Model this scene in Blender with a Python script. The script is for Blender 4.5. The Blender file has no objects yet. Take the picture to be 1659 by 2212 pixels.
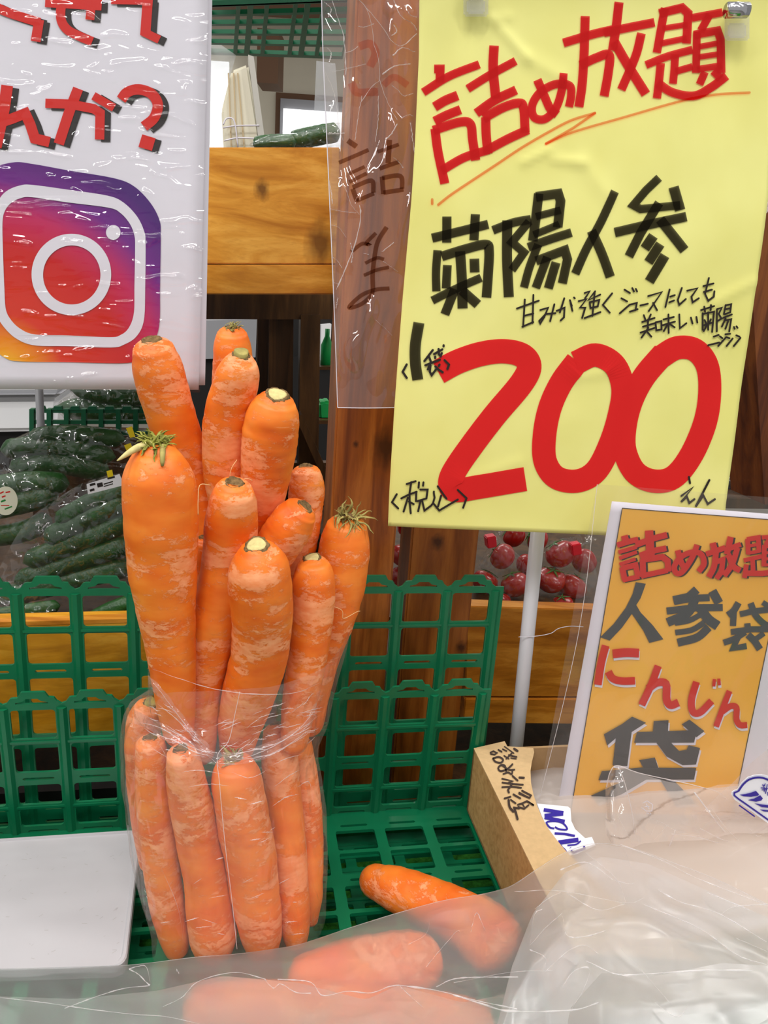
import bpy, bmesh, math, random
import numpy as np
from mathutils import Vector, noise as mnoise
random.seed(7)
sc = bpy.context.scene
COL = sc.collection
# ------------------------------------------------------------------ camera, world, lights, exposure
PITCH, ROLL = math.radians(16.55), math.radians(3.98)
FPX = 1661.0                                   # focal length in pixels of the 1659 x 2212 frame
CAM = Vector((0.0, 0.0, 1.2757))
cF = Vector((0, math.cos(PITCH), -math.sin(PITCH)))
_u = Vector((0, math.sin(PITCH), math.cos(PITCH))); _r = Vector((1, 0, 0))
cR = math.cos(ROLL) * _r + math.sin(ROLL) * _u
cU = -math.sin(ROLL) * _r + math.cos(ROLL) * _u
cd = bpy.data.cameras.new('camera'); cam = bpy.data.objects.new('camera', cd); COL.objects.link(cam)
from mathutils import Matrix
cam.matrix_world = Matrix(((cR.x, cU.x, -cF.x, CAM.x), (cR.y, cU.y, -cF.y, CAM.y), (cR.z, cU.z, -cF.z, CAM.z), (0, 0, 0, 1)))
cd.sensor_fit = 'VERTICAL'; cd.sensor_height = 36.0; cd.lens = FPX / 2212 * 36.0
cd.clip_start = 0.01; cd.clip_end = 60
sc.camera = cam
sc.view_settings.view_transform = 'Standard'; sc.view_settings.look = 'None'
sc.view_settings.gamma = 1.0; sc.view_settings.use_curve_mapping = False
sc.view_settings.exposure = 0.0
sc.cycles.transparent_max_bounces = 20
sc.cycles.max_bounces = 8; sc.cycles.diffuse_bounces = 4; sc.cycles.glossy_bounces = 3; sc.cycles.transmission_bounces = 6
sc.cycles.adaptive_threshold = 0.04
sc.cycles.use_denoising = True
wd = bpy.data.worlds.new('hall_light'); sc.world = wd; wd.use_nodes = True
wd.node_tree.nodes['Background'].inputs[0].default_value = (1.0, 0.985, 0.97, 1)
wd.node_tree.nodes['Background'].inputs[1].default_value = 0.46
def area(name, loc, aim, sx, sy, watt, col=(1, .98, .95)):
    l = bpy.data.lights.new(name, 'AREA'); l.shape = 'RECTANGLE'; l.size = sx; l.size_y = sy; l.energy = watt; l.color = col
    o = bpy.data.objects.new(name, l); COL.objects.link(o); o.location = loc
    o.rotation_euler = (Vector(aim) - Vector(loc)).to_track_quat('-Z', 'Y').to_euler()
    return o
for x, y, e in ((-1.3, -1.0, 20), (-.35, -.9, 26), (.7, -1.0, 20), (-1.7, .35, 16), (-.6, .1, 14), (1.2, .2, 20), (-1.2, 1.7, 18), (1.3, 1.9, 18)):
    area('ceiling_fluorescent', (x, y, 2.85), (x * .8, y + .1, 0), 0.10, 1.2, e * .76)  # unseen tubes, more of them added for sparkle on the crinkled films
area('ceiling_fluorescent', (-0.4, 3.4, 3.0), (-0.4, 3.5, 1.0), 1.5, 0.3, 34)

# ------------------------------------------------------------------ frame of the stall (turned 11 degrees), pixel helpers
YAW = 0.1969
SX = Vector((math.cos(YAW), math.sin(YAW), 0)); SD = Vector((-math.sin(YAW), math.cos(YAW), 0)); SZ = Vector((0, 0, 1))
FLOOR = 0.80                                   # floor of the front crate
def S(u, w, z): return SX * u + SD * w + SZ * z
def ray(px, py): return cF + cR * ((px - 829.5) / FPX) - cU * ((py - 1106) / FPX)
def onw(px, py, w):
    d = ray(px, py); return CAM + d * (w / d.dot(SD))
def onz(px, py, z):
    d = ray(px, py); return CAM + d * ((z - CAM.z) / d.z)
def suw(p): return p.dot(SX), p.dot(SD), p.z
def pxm(px, py, p):                            # size of one pixel at p, in metres
    return (p - CAM).dot(cF) / FPX

# ------------------------------------------------------------------ materials
def lin(r, g, b):
    f = lambda c: (c / 12.92 if c <= .04045 else ((c + .055) / 1.055) ** 2.4)
    return (f(r / 255), f(g / 255), f(b / 255), 1)
def newmat(name):
    m = bpy.data.materials.new(name); m.use_nodes = True; nt = m.node_tree
    for n in list(nt.nodes): nt.nodes.remove(n)
    out = nt.nodes.new('ShaderNodeOutputMaterial')
    return m, nt, out
class G:
    def __init__(s, name): s.m, s.nt, s.out = newmat(name)
    def n(s, t, **kw):
        nd = s.nt.nodes.new(t)
        for k, v in kw.items(): setattr(nd, k, v)
        return nd
    def l(s, a, b): s.nt.links.new(a, b)
    def bsdf(s, color=None, rough=.5, spec=.5, **kw):
        b = s.n('ShaderNodeBsdfPrincipled')
        if color: b.inputs['Base Color'].default_value = color
        b.inputs['Roughness'].default_value = rough; b.inputs['Specular IOR Level'].default_value = spec
        for k, v in kw.items(): b.inputs[k].default_value = v
        s.l(b.outputs[0], s.out.inputs[0]); s.b = b; return b
    def coord(s, scale=(1, 1, 1), kind='Object', rot=(0, 0, 0)):
        t = s.n('ShaderNodeTexCoord'); mp = s.n('ShaderNodeMapping'); mp.inputs['Scale'].default_value = scale
        mp.inputs['Rotation'].default_value = rot
        s.l(t.outputs[kind], mp.inputs[0]); return mp.outputs[0]
    def noise(s, vec, scale, detail=4, rough=.55, dist=0, kind=None):
        n = s.n('ShaderNodeTexNoise'); n.inputs['Scale'].default_value = scale; n.inputs['Detail'].default_value = detail
        n.inputs['Roughness'].default_value = rough; n.inputs['Distortion'].default_value = dist
        if kind: n.noise_type = kind
        s.l(vec, n.inputs['Vector']); return n.outputs['Fac']
    def ramp(s, fac, stops, interp='LINEAR'):
        r = s.n('ShaderNodeValToRGB'); r.color_ramp.interpolation = interp
        el = r.color_ramp.elements
        while len(el) < len(stops): el.new(.5)
        for e, (p, c) in zip(el, stops):
            e.position = p; e.color = c if len(c) == 4 else (*c, 1)
        s.l(fac, r.inputs[0]); return r.outputs[0]
    def mix(s, fac, a, b, blend='MIX'):
        m = s.n('ShaderNodeMix', data_type='RGBA', blend_type=blend)
        for sock, v in ((m.inputs[0], fac), (m.inputs[6], a), (m.inputs[7], b)):
            if hasattr(v, 'links') or hasattr(v, 'is_linked'): s.l(v, sock)
            else: sock.default_value = v
        return m.outputs[2]
    def bump(s, h, strength, dist=.002, tgt=None):
        b = s.n('ShaderNodeBump'); b.inputs['Strength'].default_value = strength; b.inputs['Distance'].default_value = dist
        s.l(h, b.inputs['Height'])
        if tgt is None: s.l(b.outputs[0], s.b.inputs['Normal'])
        else:
            for t in tgt: s.l(b.outputs[0], t)
        return b
M = {}
def plain(name, col, rough=.5, spec=.5, nz=0, nscale=60, bump=0, **kw):
    g = G(name); g.bsdf(col, rough, spec, **kw)
    if nz or bump:
        v = g.coord(); f = g.noise(v, nscale)
        if nz:
            d = tuple(c * (1 - nz) for c in col[:3]) + (1,); h = tuple(min(1, c * (1 + nz)) for c in col[:3]) + (1,)
            g.l(g.ramp(f, [(.3, d), (.7, h)]), g.b.inputs['Base Color'])
        if bump: g.bump(f, bump)
    M[name] = g.m; return g.m
def carrot_mat():
    g = G('carrot_skin'); g.bsdf(rough=.42, spec=.4)
    oi = g.n('ShaderNodeObjectInfo'); t = g.n('ShaderNodeTexCoord')
    off = g.n('ShaderNodeVectorMath', operation='SCALE'); off.inputs[0].default_value = (3.1, 5.7, 4.3)
    g.l(oi.outputs['Random'], off.inputs['Scale'])
    add = g.n('ShaderNodeVectorMath', operation='ADD'); g.l(t.outputs['Object'], add.inputs[0]); g.l(off.outputs[0], add.inputs[1])
    mp = g.n('ShaderNodeMapping'); mp.inputs['Scale'].default_value = (1, 1, 2.2); g.l(add.outputs[0], mp.inputs[0]); v = mp.outputs[0]
    base = g.ramp(g.noise(v, 26, 3), [(.3, lin(226, 98, 22)), (.52, lin(238, 122, 36)), (.75, lin(246, 146, 56))])
    n1 = g.noise(v, 74, 12, .78, .2); cov = g.noise(v, 15, 2)
    mm = g.n('ShaderNodeMath', operation='MULTIPLY_ADD'); g.l(cov, mm.inputs[0]); mm.inputs[1].default_value = .75; g.l(n1, mm.inputs[2])
    ms = g.n('ShaderNodeMath', operation='MULTIPLY_ADD'); g.l(oi.outputs['Alpha'], ms.inputs[0]); ms.inputs[1].default_value = .20; g.l(mm.outputs[0], ms.inputs[2])
    mask = g.ramp(ms.outputs[0], [(.955, (0, 0, 0)), (.963, (.6, .6, .6)), (1.0, (.8, .8, .8))])
    pale = g.ramp(g.noise(v, 120, 3), [(.3, lin(238, 140, 86)), (.7, lin(250, 176, 128))])
    c1 = g.mix(mask, base, pale)
    mp2 = g.n('ShaderNodeMapping'); mp2.inputs['Scale'].default_value = (1, 1, 9); g.l(add.outputs[0], mp2.inputs[0])
    ln = g.noise(mp2.outputs[0], 26, 5, .6); lm = g.ramp(ln, [(.68, (0, 0, 0)), (.73, (.55, .55, .55))])
    c2 = g.mix(lm, c1, lin(250, 172, 116))
    g.l(c2, g.b.inputs['Base Color'])
    g.bump(g.ramp(ms.outputs[0], [(.93, (0, 0, 0)), (.98, (1, 1, 1))]), .4, .0006)
    g.b.inputs['Subsurface Weight'].default_value = .05; g.b.inputs['Subsurface Radius'].default_value = (.006, .002, .0006)
    M['carrot'] = g.m
carrot_mat()
def wood(name, dark, mid, light, axis='x', knots=(), rough=.35, sc_=1.0):
    g = G(name); g.bsdf(rough=rough, spec=.4)
    s = {'x': (1.4, 16, 16), 'z': (16, 16, 1.4)}[axis]
    v = g.coord(tuple(a * sc_ for a in s)); f = g.noise(v, 3.2, 6, .6, .7); v2 = g.coord(tuple(a * sc_ * 3 for a in s)); f2 = g.noise(v2, 9, 4, .6)
    c = g.ramp(f, [(.34, dark), (.5, mid), (.64, light)])
    c = g.mix(g.ramp(f2, [(.5, (0, 0, 0)), (.75, (.35, .35, .35))]), c, dark)
    pos = g.n('ShaderNodeTexCoord').outputs['Object']
    for (kx, ky, kz, r, sq) in knots:
        vm = g.n('ShaderNodeVectorMath', operation='SUBTRACT'); g.l(pos, vm.inputs[0]); vm.inputs[1].default_value = (kx, ky, kz)
        mp = g.n('ShaderNodeMapping'); mp.inputs['Scale'].default_value = (1 / r, 0, sq / r); g.l(vm.outputs[0], mp.inputs[0])
        ds = g.n('ShaderNodeTexNoise'); ds.inputs['Scale'].default_value = 1.6; g.l(mp.outputs[0], ds.inputs['Vector'])
        ln = g.n('ShaderNodeVectorMath', operation='LENGTH'); g.l(mp.outputs[0], ln.inputs[0])
        ad = g.n('ShaderNodeMath', operation='MULTIPLY_ADD'); g.l(ds.outputs['Fac'], ad.inputs[0]); ad.inputs[1].default_value = .8; g.l(ln.outputs['Value'], ad.inputs[2])
        km = g.ramp(ad.outputs[0], [(.55, (1, 1, 1)), (.95, (.75, .75, .75)), (1.0, (.35, .35, .35))] )
        km2 = g.ramp(ad.outputs[0], [(.95, (.95, .95, .95)), (1.5 / 1.5, (0, 0, 0))])
        k0 = g.n('ShaderNodeMapRange'); k0.inputs['From Min'].default_value = .7; k0.inputs['From Max'].default_value = 1.5
        k0.inputs['To Min'].default_value = .92; k0.inputs['To Max'].default_value = 0; g.l(ad.outputs[0], k0.inputs[0])
        c = g.mix(k0.outputs[0], c, tuple(x * .35 for x in dark[:3]) + (1,))
    g.l(c, g.b.inputs['Base Color']); g.bump(f2, .12, .001)
    M[name] = g.m; return g.m
def sheen(g, lw, spec):
    """thin-film reflectance, the same from both sides: 5 % face on, rising at grazing angles"""
    pw = g.n('ShaderNodeMath', operation='POWER'); g.l(lw.outputs['Facing'], pw.inputs[0]); pw.inputs[1].default_value = 4
    ma = g.n('ShaderNodeMath', operation='MULTIPLY_ADD'); g.l(pw.outputs[0], ma.inputs[0]); ma.inputs[1].default_value = .22 * spec; ma.inputs[2].default_value = .055 * spec
    return ma
def film(name, haze=.05, rough=.08, bscale=28, bstr=.6, tint=(1, 1, 1), spec=1.0, stretch=(1, 1, 1), hcol=(.9, .9, .92), bdist=.004, ridge=True):
    g = G(name)
    tr = g.n('ShaderNodeBsdfTransparent'); tr.inputs[0].default_value = (*tint, 1)
    gl = g.n('ShaderNodeBsdfGlossy'); gl.inputs['Roughness'].default_value = rough
    fr = g.n('ShaderNodeLayerWeight')
    v = g.coord(stretch)
    f1 = g.noise(v, bscale, 3, .5, .8, 'RIDGED_MULTIFRACTAL' if ridge else None); f2 = g.noise(v, bscale * .35, 2, .5)
    ad = g.n('ShaderNodeMath', operation='MULTIPLY_ADD'); g.l(f2, ad.inputs[0]); ad.inputs[1].default_value = 2.0; g.l(f1, ad.inputs[2])
    g.bump(ad.outputs[0], bstr, bdist, [gl.inputs['Normal'], fr.inputs['Normal']])
    sm = sheen(g, fr, spec)
    m1 = g.n('ShaderNodeMixShader'); g.l(sm.outputs[0], m1.inputs[0]); g.l(tr.outputs[0], m1.inputs[1]); g.l(gl.outputs[0], m1.inputs[2])
    last = m1
    if haze:
        df = g.n('ShaderNodeBsdfDiffuse'); df.inputs[0].default_value = (*hcol, 1)
        tl = g.n('ShaderNodeBsdfTranslucent'); tl.inputs[0].default_value = (*hcol, 1)
        mx = g.n('ShaderNodeMixShader'); mx.inputs[0].default_value = .4; g.l(df.outputs[0], mx.inputs[1]); g.l(tl.outputs[0], mx.inputs[2])
        m2 = g.n('ShaderNodeMixShader'); m2.inputs[0].default_value = haze; g.l(m1.outputs[0], m2.inputs[1]); g.l(mx.outputs[0], m2.inputs[2]); last = m2
    g.l(last.outputs[0], g.out.inputs[0]); M[name] = g.m; return g.m
def frosted(name, haze=.4, blur=.5, rough=.32, bstr=.5, bscale=16):
    g = G(name); v = g.coord((.6, 1.3, 1), rot=(0, 0, .5))
    tr = g.n('ShaderNodeBsdfTransparent'); tr.inputs[0].default_value = (.97, .97, .97, 1)
    rf = g.n('ShaderNodeBsdfRefraction'); rf.inputs['IOR'].default_value = 1.06; rf.inputs['Roughness'].default_value = rough
    df = g.n('ShaderNodeBsdfDiffuse'); df.inputs[0].default_value = (.93, .90, .92, 1)
    tl = g.n('ShaderNodeBsdfTranslucent'); tl.inputs[0].default_value = (.93, .90, .92, 1)
    gl = g.n('ShaderNodeBsdfGlossy'); gl.inputs['Roughness'].default_value = .28
    vd = g.n('ShaderNodeVectorMath', operation='MULTIPLY_ADD'); nz_ = g.n('ShaderNodeTexNoise'); nz_.inputs['Scale'].default_value = 9; g.l(v, nz_.inputs['Vector'])
    g.l(nz_.outputs['Color'], vd.inputs[0]); vd.inputs[1].default_value = (.10, .10, .10); g.l(v, vd.inputs[2])
    vo = g.n('ShaderNodeTexVoronoi', feature='DISTANCE_TO_EDGE'); vo.inputs['Scale'].default_value = bscale; vo.inputs['Detail'].default_value = 1.5; g.l(vd.outputs[0], vo.inputs['Vector'])
    f1 = vo.outputs['Distance']; f2 = g.noise(v, bscale * .4, 2)
    ad = g.n('ShaderNodeMath', operation='MULTIPLY_ADD'); g.l(f2, ad.inputs[0]); ad.inputs[1].default_value = 2.; g.l(f1, ad.inputs[2])
    fr = g.n('ShaderNodeLayerWeight')
    g.bump(ad.outputs[0], bstr, .006, [gl.inputs['Normal'], fr.inputs['Normal'], df.inputs['Normal']]); sm = sheen(g, fr, 1.2)
    a = g.n('ShaderNodeMixShader'); a.inputs[0].default_value = blur; g.l(tr.outputs[0], a.inputs[1]); g.l(rf.outputs[0], a.inputs[2])
    b = g.n('ShaderNodeMixShader'); b.inputs[0].default_value = .5; g.l(df.outputs[0], b.inputs[1]); g.l(tl.outputs[0], b.inputs[2])
    c = g.n('ShaderNodeMixShader'); c.inputs[0].default_value = haze; g.l(a.outputs[0], c.inputs[1]); g.l(b.outputs[0], c.inputs[2])
    d = g.n('ShaderNodeMixShader'); g.l(sm.outputs[0], d.inputs[0]); g.l(c.outputs[0], d.inputs[1]); g.l(gl.outputs[0], d.inputs[2])
    g.l(d.outputs[0], g.out.inputs[0]); M[name] = g.m
def ink(name, col, body=None, k=0.0):
    g = G(name); t = g.n('ShaderNodeBsdfTransparent'); t.inputs[0].default_value = (*col, 1); o = t
    if body:
        d = g.n('ShaderNodeBsdfDiffuse'); d.inputs[0].default_value = body; o = g.n('ShaderNodeMixShader'); o.inputs[0].default_value = k; g.l(t.outputs[0], o.inputs[1]); g.l(d.outputs[0], o.inputs[2])
    g.l(o.outputs[0], g.out.inputs[0]); M[name] = g.m
def emit(name, col, s):
    g = G(name); e = g.n('ShaderNodeEmission'); e.inputs[0].default_value = col; e.inputs[1].default_value = s; g.l(e.outputs[0], g.out.inputs[0]); M[name] = g.m

# ------------------------------------------------------------------ object helpers
def tag(o, label=None, cat=None, group=None, kind=None):
    if label: o['label'] = label
    if cat: o['category'] = cat
    if group: o['group'] = group
    if kind: o['kind'] = kind
    return o
def link(name, bm, mat, parent=None, origin=None, smooth=False):
    """one bmesh in world coordinates -> one mesh object"""
    bm.verts.ensure_lookup_table()
    if origin is None and parent is None and bm.verts:
        c = [v.co for v in bm.verts]
        origin = Vector(((min(v.x for v in c) + max(v.x for v in c)) / 2, (min(v.y for v in c) + max(v.y for v in c)) / 2, min(v.z for v in c)))
    if parent is not None: origin = Vector(parent['_o']) if '_o' in parent else parent.matrix_world.translation
    if origin is None: origin = Vector((0, 0, 0))
    for v in bm.verts: v.co -= origin
    bm.normal_update()
    me = bpy.data.meshes.new(name); bm.to_mesh(me); bm.free()
    me.materials.append(mat)
    if smooth:
        for p in me.polygons: p.use_smooth = True
    o = bpy.data.objects.new(name, me); COL.objects.link(o)
    if parent is not None: o.parent = parent
    else: o.location = origin
    o['_o'] = tuple(origin)
    return o
def empty(name, loc, label=None, cat=None, group=None):
    o = bpy.data.objects.new(name, None); COL.objects.link(o); o.location = loc; o['_o'] = tuple(loc); o.empty_display_size = .02
    return tag(o, label, cat, group)
def quadgrid(bm, pts):                         # pts[r][c] -> vectors
    vs = [[bm.verts.new(p) for p in row] for row in pts]
    for r in range(len(vs) - 1):
        for c in range(len(vs[0]) - 1):
            bm.faces.new((vs[r][c], vs[r][c + 1], vs[r + 1][c + 1], vs[r + 1][c]))
    return vs
def addbox(bm, c0, c1, f=lambda p: p):         # box between two corners given in a local frame
    x0, y0, z0 = c0; x1, y1, z1 = c1
    v = [bm.verts.new(f(Vector(p))) for p in ((x0, y0, z0), (x1, y0, z0), (x1, y1, z0), (x0, y1, z0), (x0, y0, z1), (x1, y0, z1), (x1, y1, z1), (x0, y1, z1))]
    for q in ((0, 3, 2, 1), (4, 5, 6, 7), (0, 1, 5, 4), (1, 2, 6, 5), (2, 3, 7, 6), (3, 0, 4, 7)): bm.faces.new([v[i] for i in q])
    return v
def sbox(u0, u1, w0, w1, z0, z1, bev=.0):
    bm = bmesh.new(); addbox(bm, (u0, w0, z0), (u1, w1, z1), lambda p: S(p.x, p.y, p.z))
    bmesh.ops.recalc_face_normals(bm, faces=bm.faces)
    if bev: bmesh.ops.bevel(bm, geom=bm.edges[:], offset=bev, segments=2, affect='EDGES')
    return bm
def prism(pts, w, depth, bev=0, bm=None):      # outline in pixels, front face on the plane w, going back by depth
    bm = bm or bmesh.new()
    a = [bm.verts.new(onw(x, y, w)) for x, y in pts]; b = [bm.verts.new(v.co + SD * depth) for v in a]
    fs = [bm.faces.new(a), bm.faces.new(b[::-1])]
    for i in range(len(a)): fs.append(bm.faces.new((a[i - 1], a[i], b[i], b[i - 1])))
    bmesh.ops.recalc_face_normals(bm, faces=fs)
    if bev: bmesh.ops.bevel(bm, geom=bm.edges[:], offset=bev, segments=2, affect='EDGES')
    return bm
def catmull(P, n):
    P = [Vector(p) for p in P]
    if len(P) < 3: return [P[0].lerp(P[-1], i / (n - 1)) for i in range(n)]
    out = []
    for i in range(n):
        t = i / (n - 1) * (len(P) - 1); k = min(int(t), len(P) - 2); f = t - k
        p1, p2 = P[k], P[k + 1]; p0 = P[k - 1] if k else p1 * 2 - p2; p3 = P[k + 2] if k + 2 < len(P) else p2 * 2 - p1
        out.append(.5 * ((2 * p1) + (p2 - p0) * f + (2 * p0 - 5 * p1 + 4 * p2 - p3) * f * f + (3 * p1 - p0 - 3 * p2 + p3) * f ** 3))
    return out
def tube(bm, path, radii, seg=8, caps=True, wob=None):
    """loft of circles along path; radii per point; returns rings"""
    n = len(path); rings = []
    t0 = (path[1] - path[0]).normalized(); nrm = t0.orthogonal().normalized()
    for i, p in enumerate(path):
        t = (path[min(i + 1, n - 1)] - path[max(i - 1, 0)]).normalized()
        nrm = (nrm - t * nrm.dot(t)).normalized(); bi = t.cross(nrm)
        ring = []
        for k in range(seg):
            a = 2 * math.pi * k / seg; r = radii[i] * (1 + (wob(i, a) if wob else 0))
            ring.append(bm.verts.new(p + (nrm * math.cos(a) + bi * math.sin(a)) * r))
        rings.append(ring)
    for i in range(n - 1):
        for k in range(seg):
            bm.faces.new((rings[i][k], rings[i][(k + 1) % seg], rings[i + 1][(k + 1) % seg], rings[i + 1][k]))
    if caps: bm.faces.new(rings[0][::-1]); bm.faces.new(rings[-1])
    return rings
def wire(bm, pts, r, seg=6, n=None): tube(bm, catmull(pts, n or max(6, 4 * len(pts))), [r] * (n or max(6, 4 * len(pts))), seg)

# ------------------------------------------------------------------ flat sheets and writing
class Sheet:
    """a sheet hung on the plane w = const (or a given plane) with a soft ripple; at() drops a pixel on it"""
    def __init__(s, w, ripple=0.0, seed=0, tilt=0.0, pivot=None):
        s.n = (-SD * math.cos(tilt) + SZ * math.sin(tilt)).normalized(); s.o = pivot if pivot is not None else S(0, w, 1.2)
        s.ripple = ripple; s.seed = seed; s.creases = []
    def at(s, px, py, off=0.0):
        d = ray(px, py); p = CAM + d * ((s.o - CAM).dot(s.n) / d.dot(s.n))
        h = off
        if s.ripple:
            q = p * 7 + Vector((s.seed, 0, 0)); h += s.ripple * (mnoise.noise(q) + .35 * mnoise.noise(q * 2.7))
        for a, b, wd, ht in s.creases:
            t = min(1, max(0, (p - a).dot(b - a) / (b - a).length_squared)); dd = (p - a - (b - a) * t).length
            if dd < wd: h += ht * (1 - dd / wd) ** 1.5
        return p + s.n * h
    def grid(s, tl, tr, br, bl, nu=24, nv=30, off=0, le=(), te=()):
        bm = bmesh.new(); rows = []
        for j in range(nv + 1):
            t = j / nv; row = []
            for i in range(nu + 1):
                a = i / nu
                x = (tl[0] * (1 - a) + tr[0] * a) * (1 - t) + (bl[0] * (1 - a) + br[0] * a) * t
                y = (tl[1] * (1 - a) + tr[1] * a) * (1 - t) + (bl[1] * (1 - a) + br[1] * a) * t
                row.append(s.at(x, y, off))
            rows.append(row)
        quadgrid(bm, rows); return bm
def zoom(x0, y0, k): return lambda P: [(x0 + x / k, y0 + y / k) for x, y in P]
def ribbon(bm, sh, pts, width, off, smooth=False, cap=False, taper=None, step=9.0):
    P = [Vector((x, y)) for x, y in pts]
    if len(P) == 1: P = [P[0] - Vector((.3, 0)), P[0] + Vector((.3, 0))]
    L = sum((P[i + 1] - P[i]).length for i in range(len(P) - 1))
    if smooth and len(P) > 2:
        P = [Vector(p) for p in catmull([Vector((p.x, p.y, 0)) for p in P], max(6, int(L / step) + 2 * len(P)))]; P = [Vector((p.x, p.y)) for p in P]
    else:
        Q = []
        for i in range(len(P) - 1):
            m = max(1, int((P[i + 1] - P[i]).length / (step * 3)))
            Q += [P[i].lerp(P[i + 1], k / m) for k in range(m)]
        P = Q + [P[-1]]
    L = []; R = []; n = len(P)
    for i, p in enumerate(P):
        a = (p - P[i - 1]) if i else (P[1] - P[0]); b = (P[i + 1] - p) if i < n - 1 else a
        if a.length < 1e-6: a = b
        if b.length < 1e-6: b = a
        a = a.normalized(); b = b.normalized(); t = (a + b)
        t = t.normalized() if t.length > .2 else a
        k = min(1.8, 1 / max(.5, t.dot(a))); h = width / 2 * k
        if taper: h *= taper(i / (n - 1))
        nn = Vector((-t.y, t.x)) * h; L.append(p + nn); R.append(p - nn)
    vl = [bm.verts.new(sh.at(p.x, p.y, off)) for p in L]; vr = [bm.verts.new(sh.at(p.x, p.y, off)) for p in R]
    for i in range(n - 1):
        try: bm.faces.new((vl[i], vl[i + 1], vr[i + 1], vr[i]))
        except ValueError: pass
    if cap:
        for e, d in ((0, (P[0] - P[1])), (n - 1, (P[-1] - P[-2]))):
            if d.length < 1e-6: continue
            d = d.normalized(); nn = (L[e] - R[e]) / 2; c = (L[e] + R[e]) / 2
            arc = [c + nn * math.cos(a) + d * nn.length * math.sin(a) for a in [math.pi * k / 6 for k in range(1, 6)]]
            bm.faces.new([vl[e]] + [bm.verts.new(sh.at(p.x, p.y, off)) for p in arc] + [vr[e]])
def strokes(sh, items, z=lambda P: P, k=1.0, smooth=False, cap=False, base=.0005, inc=.000006, dx=0, dy=0):
    bm = bmesh.new()
    for i, it in enumerate(items):
        pts, w = it[0], it[1]; sm = it[2] if len(it) > 2 else smooth
        ribbon(bm, sh, [(x + dx, y + dy) for x, y in z(pts)], w / k, base + inc * i, sm, cap)
    return bm
def fillpoly(bm, sh, pts, off=.0005, holes=()):
    from mathutils.geometry import tessellate_polygon
    loops = [[Vector((x, y, 0)) for x, y in l] for l in (pts, *holes)]
    tris = tessellate_polygon(loops); flat = [p for l in loops for p in l]
    vs = [bm.verts.new(sh.at(p.x, p.y, off)) for p in flat]
    for t in tris:
        try: bm.faces.new([vs[i] for i in t])
        except ValueError: pass
def flipto(bm):                                # make sheet faces look towards the viewer side
    for f in bm.faces:
        f.normal_update()
        if f.normal.dot(SD) > 0: f.normal_flip()
    return bm
def loop(P, n): # closed smooth loop in pixels
    P = [Vector((x, y, 0)) for x, y in P]; m = len(P); out = []
    for i in range(n):
        t = i / n * m; k = int(t); f = t - k; p0, p1, p2, p3 = P[(k - 1) % m], P[k % m], P[(k + 1) % m], P[(k + 2) % m]
        q = .5 * ((2 * p1) + (p2 - p0) * f + (2 * p0 - 5 * p1 + 4 * p2 - p3) * f * f + (3 * p1 - p0 - 3 * p2 + p3) * f ** 3); out.append((q.x, q.y))
    return out
def thicken(o, t):
    m = o.modifiers.new('thickness', 'SOLIDIFY'); m.thickness = t; m.offset = -1; return o

# ------------------------------------------------------------------ materials of the place
plain('green_plastic', lin(6, 104, 66), .34, .5, nz=.1, nscale=25)
plain('green_plastic_far', lin(8, 96, 62), .4, .5)
plain('green_turf', lin(50, 120, 40), .9, .1, nz=.45, nscale=260, bump=.6)
def kn(px, py, w, org, r, sq):                 # knot seen at a pixel, as an offset from the board's own origin
    d = onw(px, py, w) - org; return (d.x, 0, d.z, r, sq)
SHO = S(-.1, .73, 1.2)
wood('pine', lin(180, 112, 22), lin(212, 146, 48), lin(230, 170, 72), 'x', knots=(kn(566, 410, .73, SHO, .007, .7), kn(692, 530, .73, SHO, .014, .6)))
wood('pine_rail', lin(170, 104, 22), lin(198, 132, 36), lin(220, 158, 62), 'x')
wood('board_gold', lin(176, 112, 14), lin(204, 138, 26), lin(222, 160, 50), 'x')
wood('board_amber', lin(158, 92, 20), lin(190, 118, 32), lin(212, 142, 50), 'x')
wood('post_red', lin(106, 48, 12), lin(148, 76, 22), lin(176, 100, 36), 'z', knots=(kn(832, 970, .665, S(suw(onw(782, 1190, .665))[0], .695, .729), .013, .6), kn(768, 960, .665, S(suw(onw(782, 1190, .665))[0], .695, .729), .003, .8)))
wood('post_brown', lin(112, 54, 14), lin(150, 82, 26), lin(172, 102, 38), 'z', knots=(kn(944, 1172, .69, S(suw(onw(958, 1190, .69))[0], .715, .729), .008, .8), kn(995, 1400, .69, S(suw(onw(958, 1190, .69))[0], .715, .729), .007, .8)))
wood('post_dark', lin(70, 30, 10), lin(104, 52, 18), lin(124, 68, 26), 'z')
wood('wood_shade', lin(46, 28, 12), lin(66, 42, 20), lin(84, 56, 28), 'z')  # shade under the shelf is put into a darker wood colour
plain('white_pole', lin(214, 214, 220), .35, .5)
plain('paper_white', lin(220, 216, 226), .6, .3, nz=.02, nscale=9)
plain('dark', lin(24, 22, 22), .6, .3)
plain('white_metal', lin(236, 236, 238), .4, .4)
plain('grey_metal', lin(150, 150, 154), .4, .4)
plain('wall_cream', lin(214, 206, 186), .8, .2, nz=.03, nscale=4)
plain('brown_trim', lin(104, 74, 52), .6, .3)
plain('store_floor', lin(150, 146, 140), .5, .4)
emit('daylight', (1, 1, 1, 1), 1.6)

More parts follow.
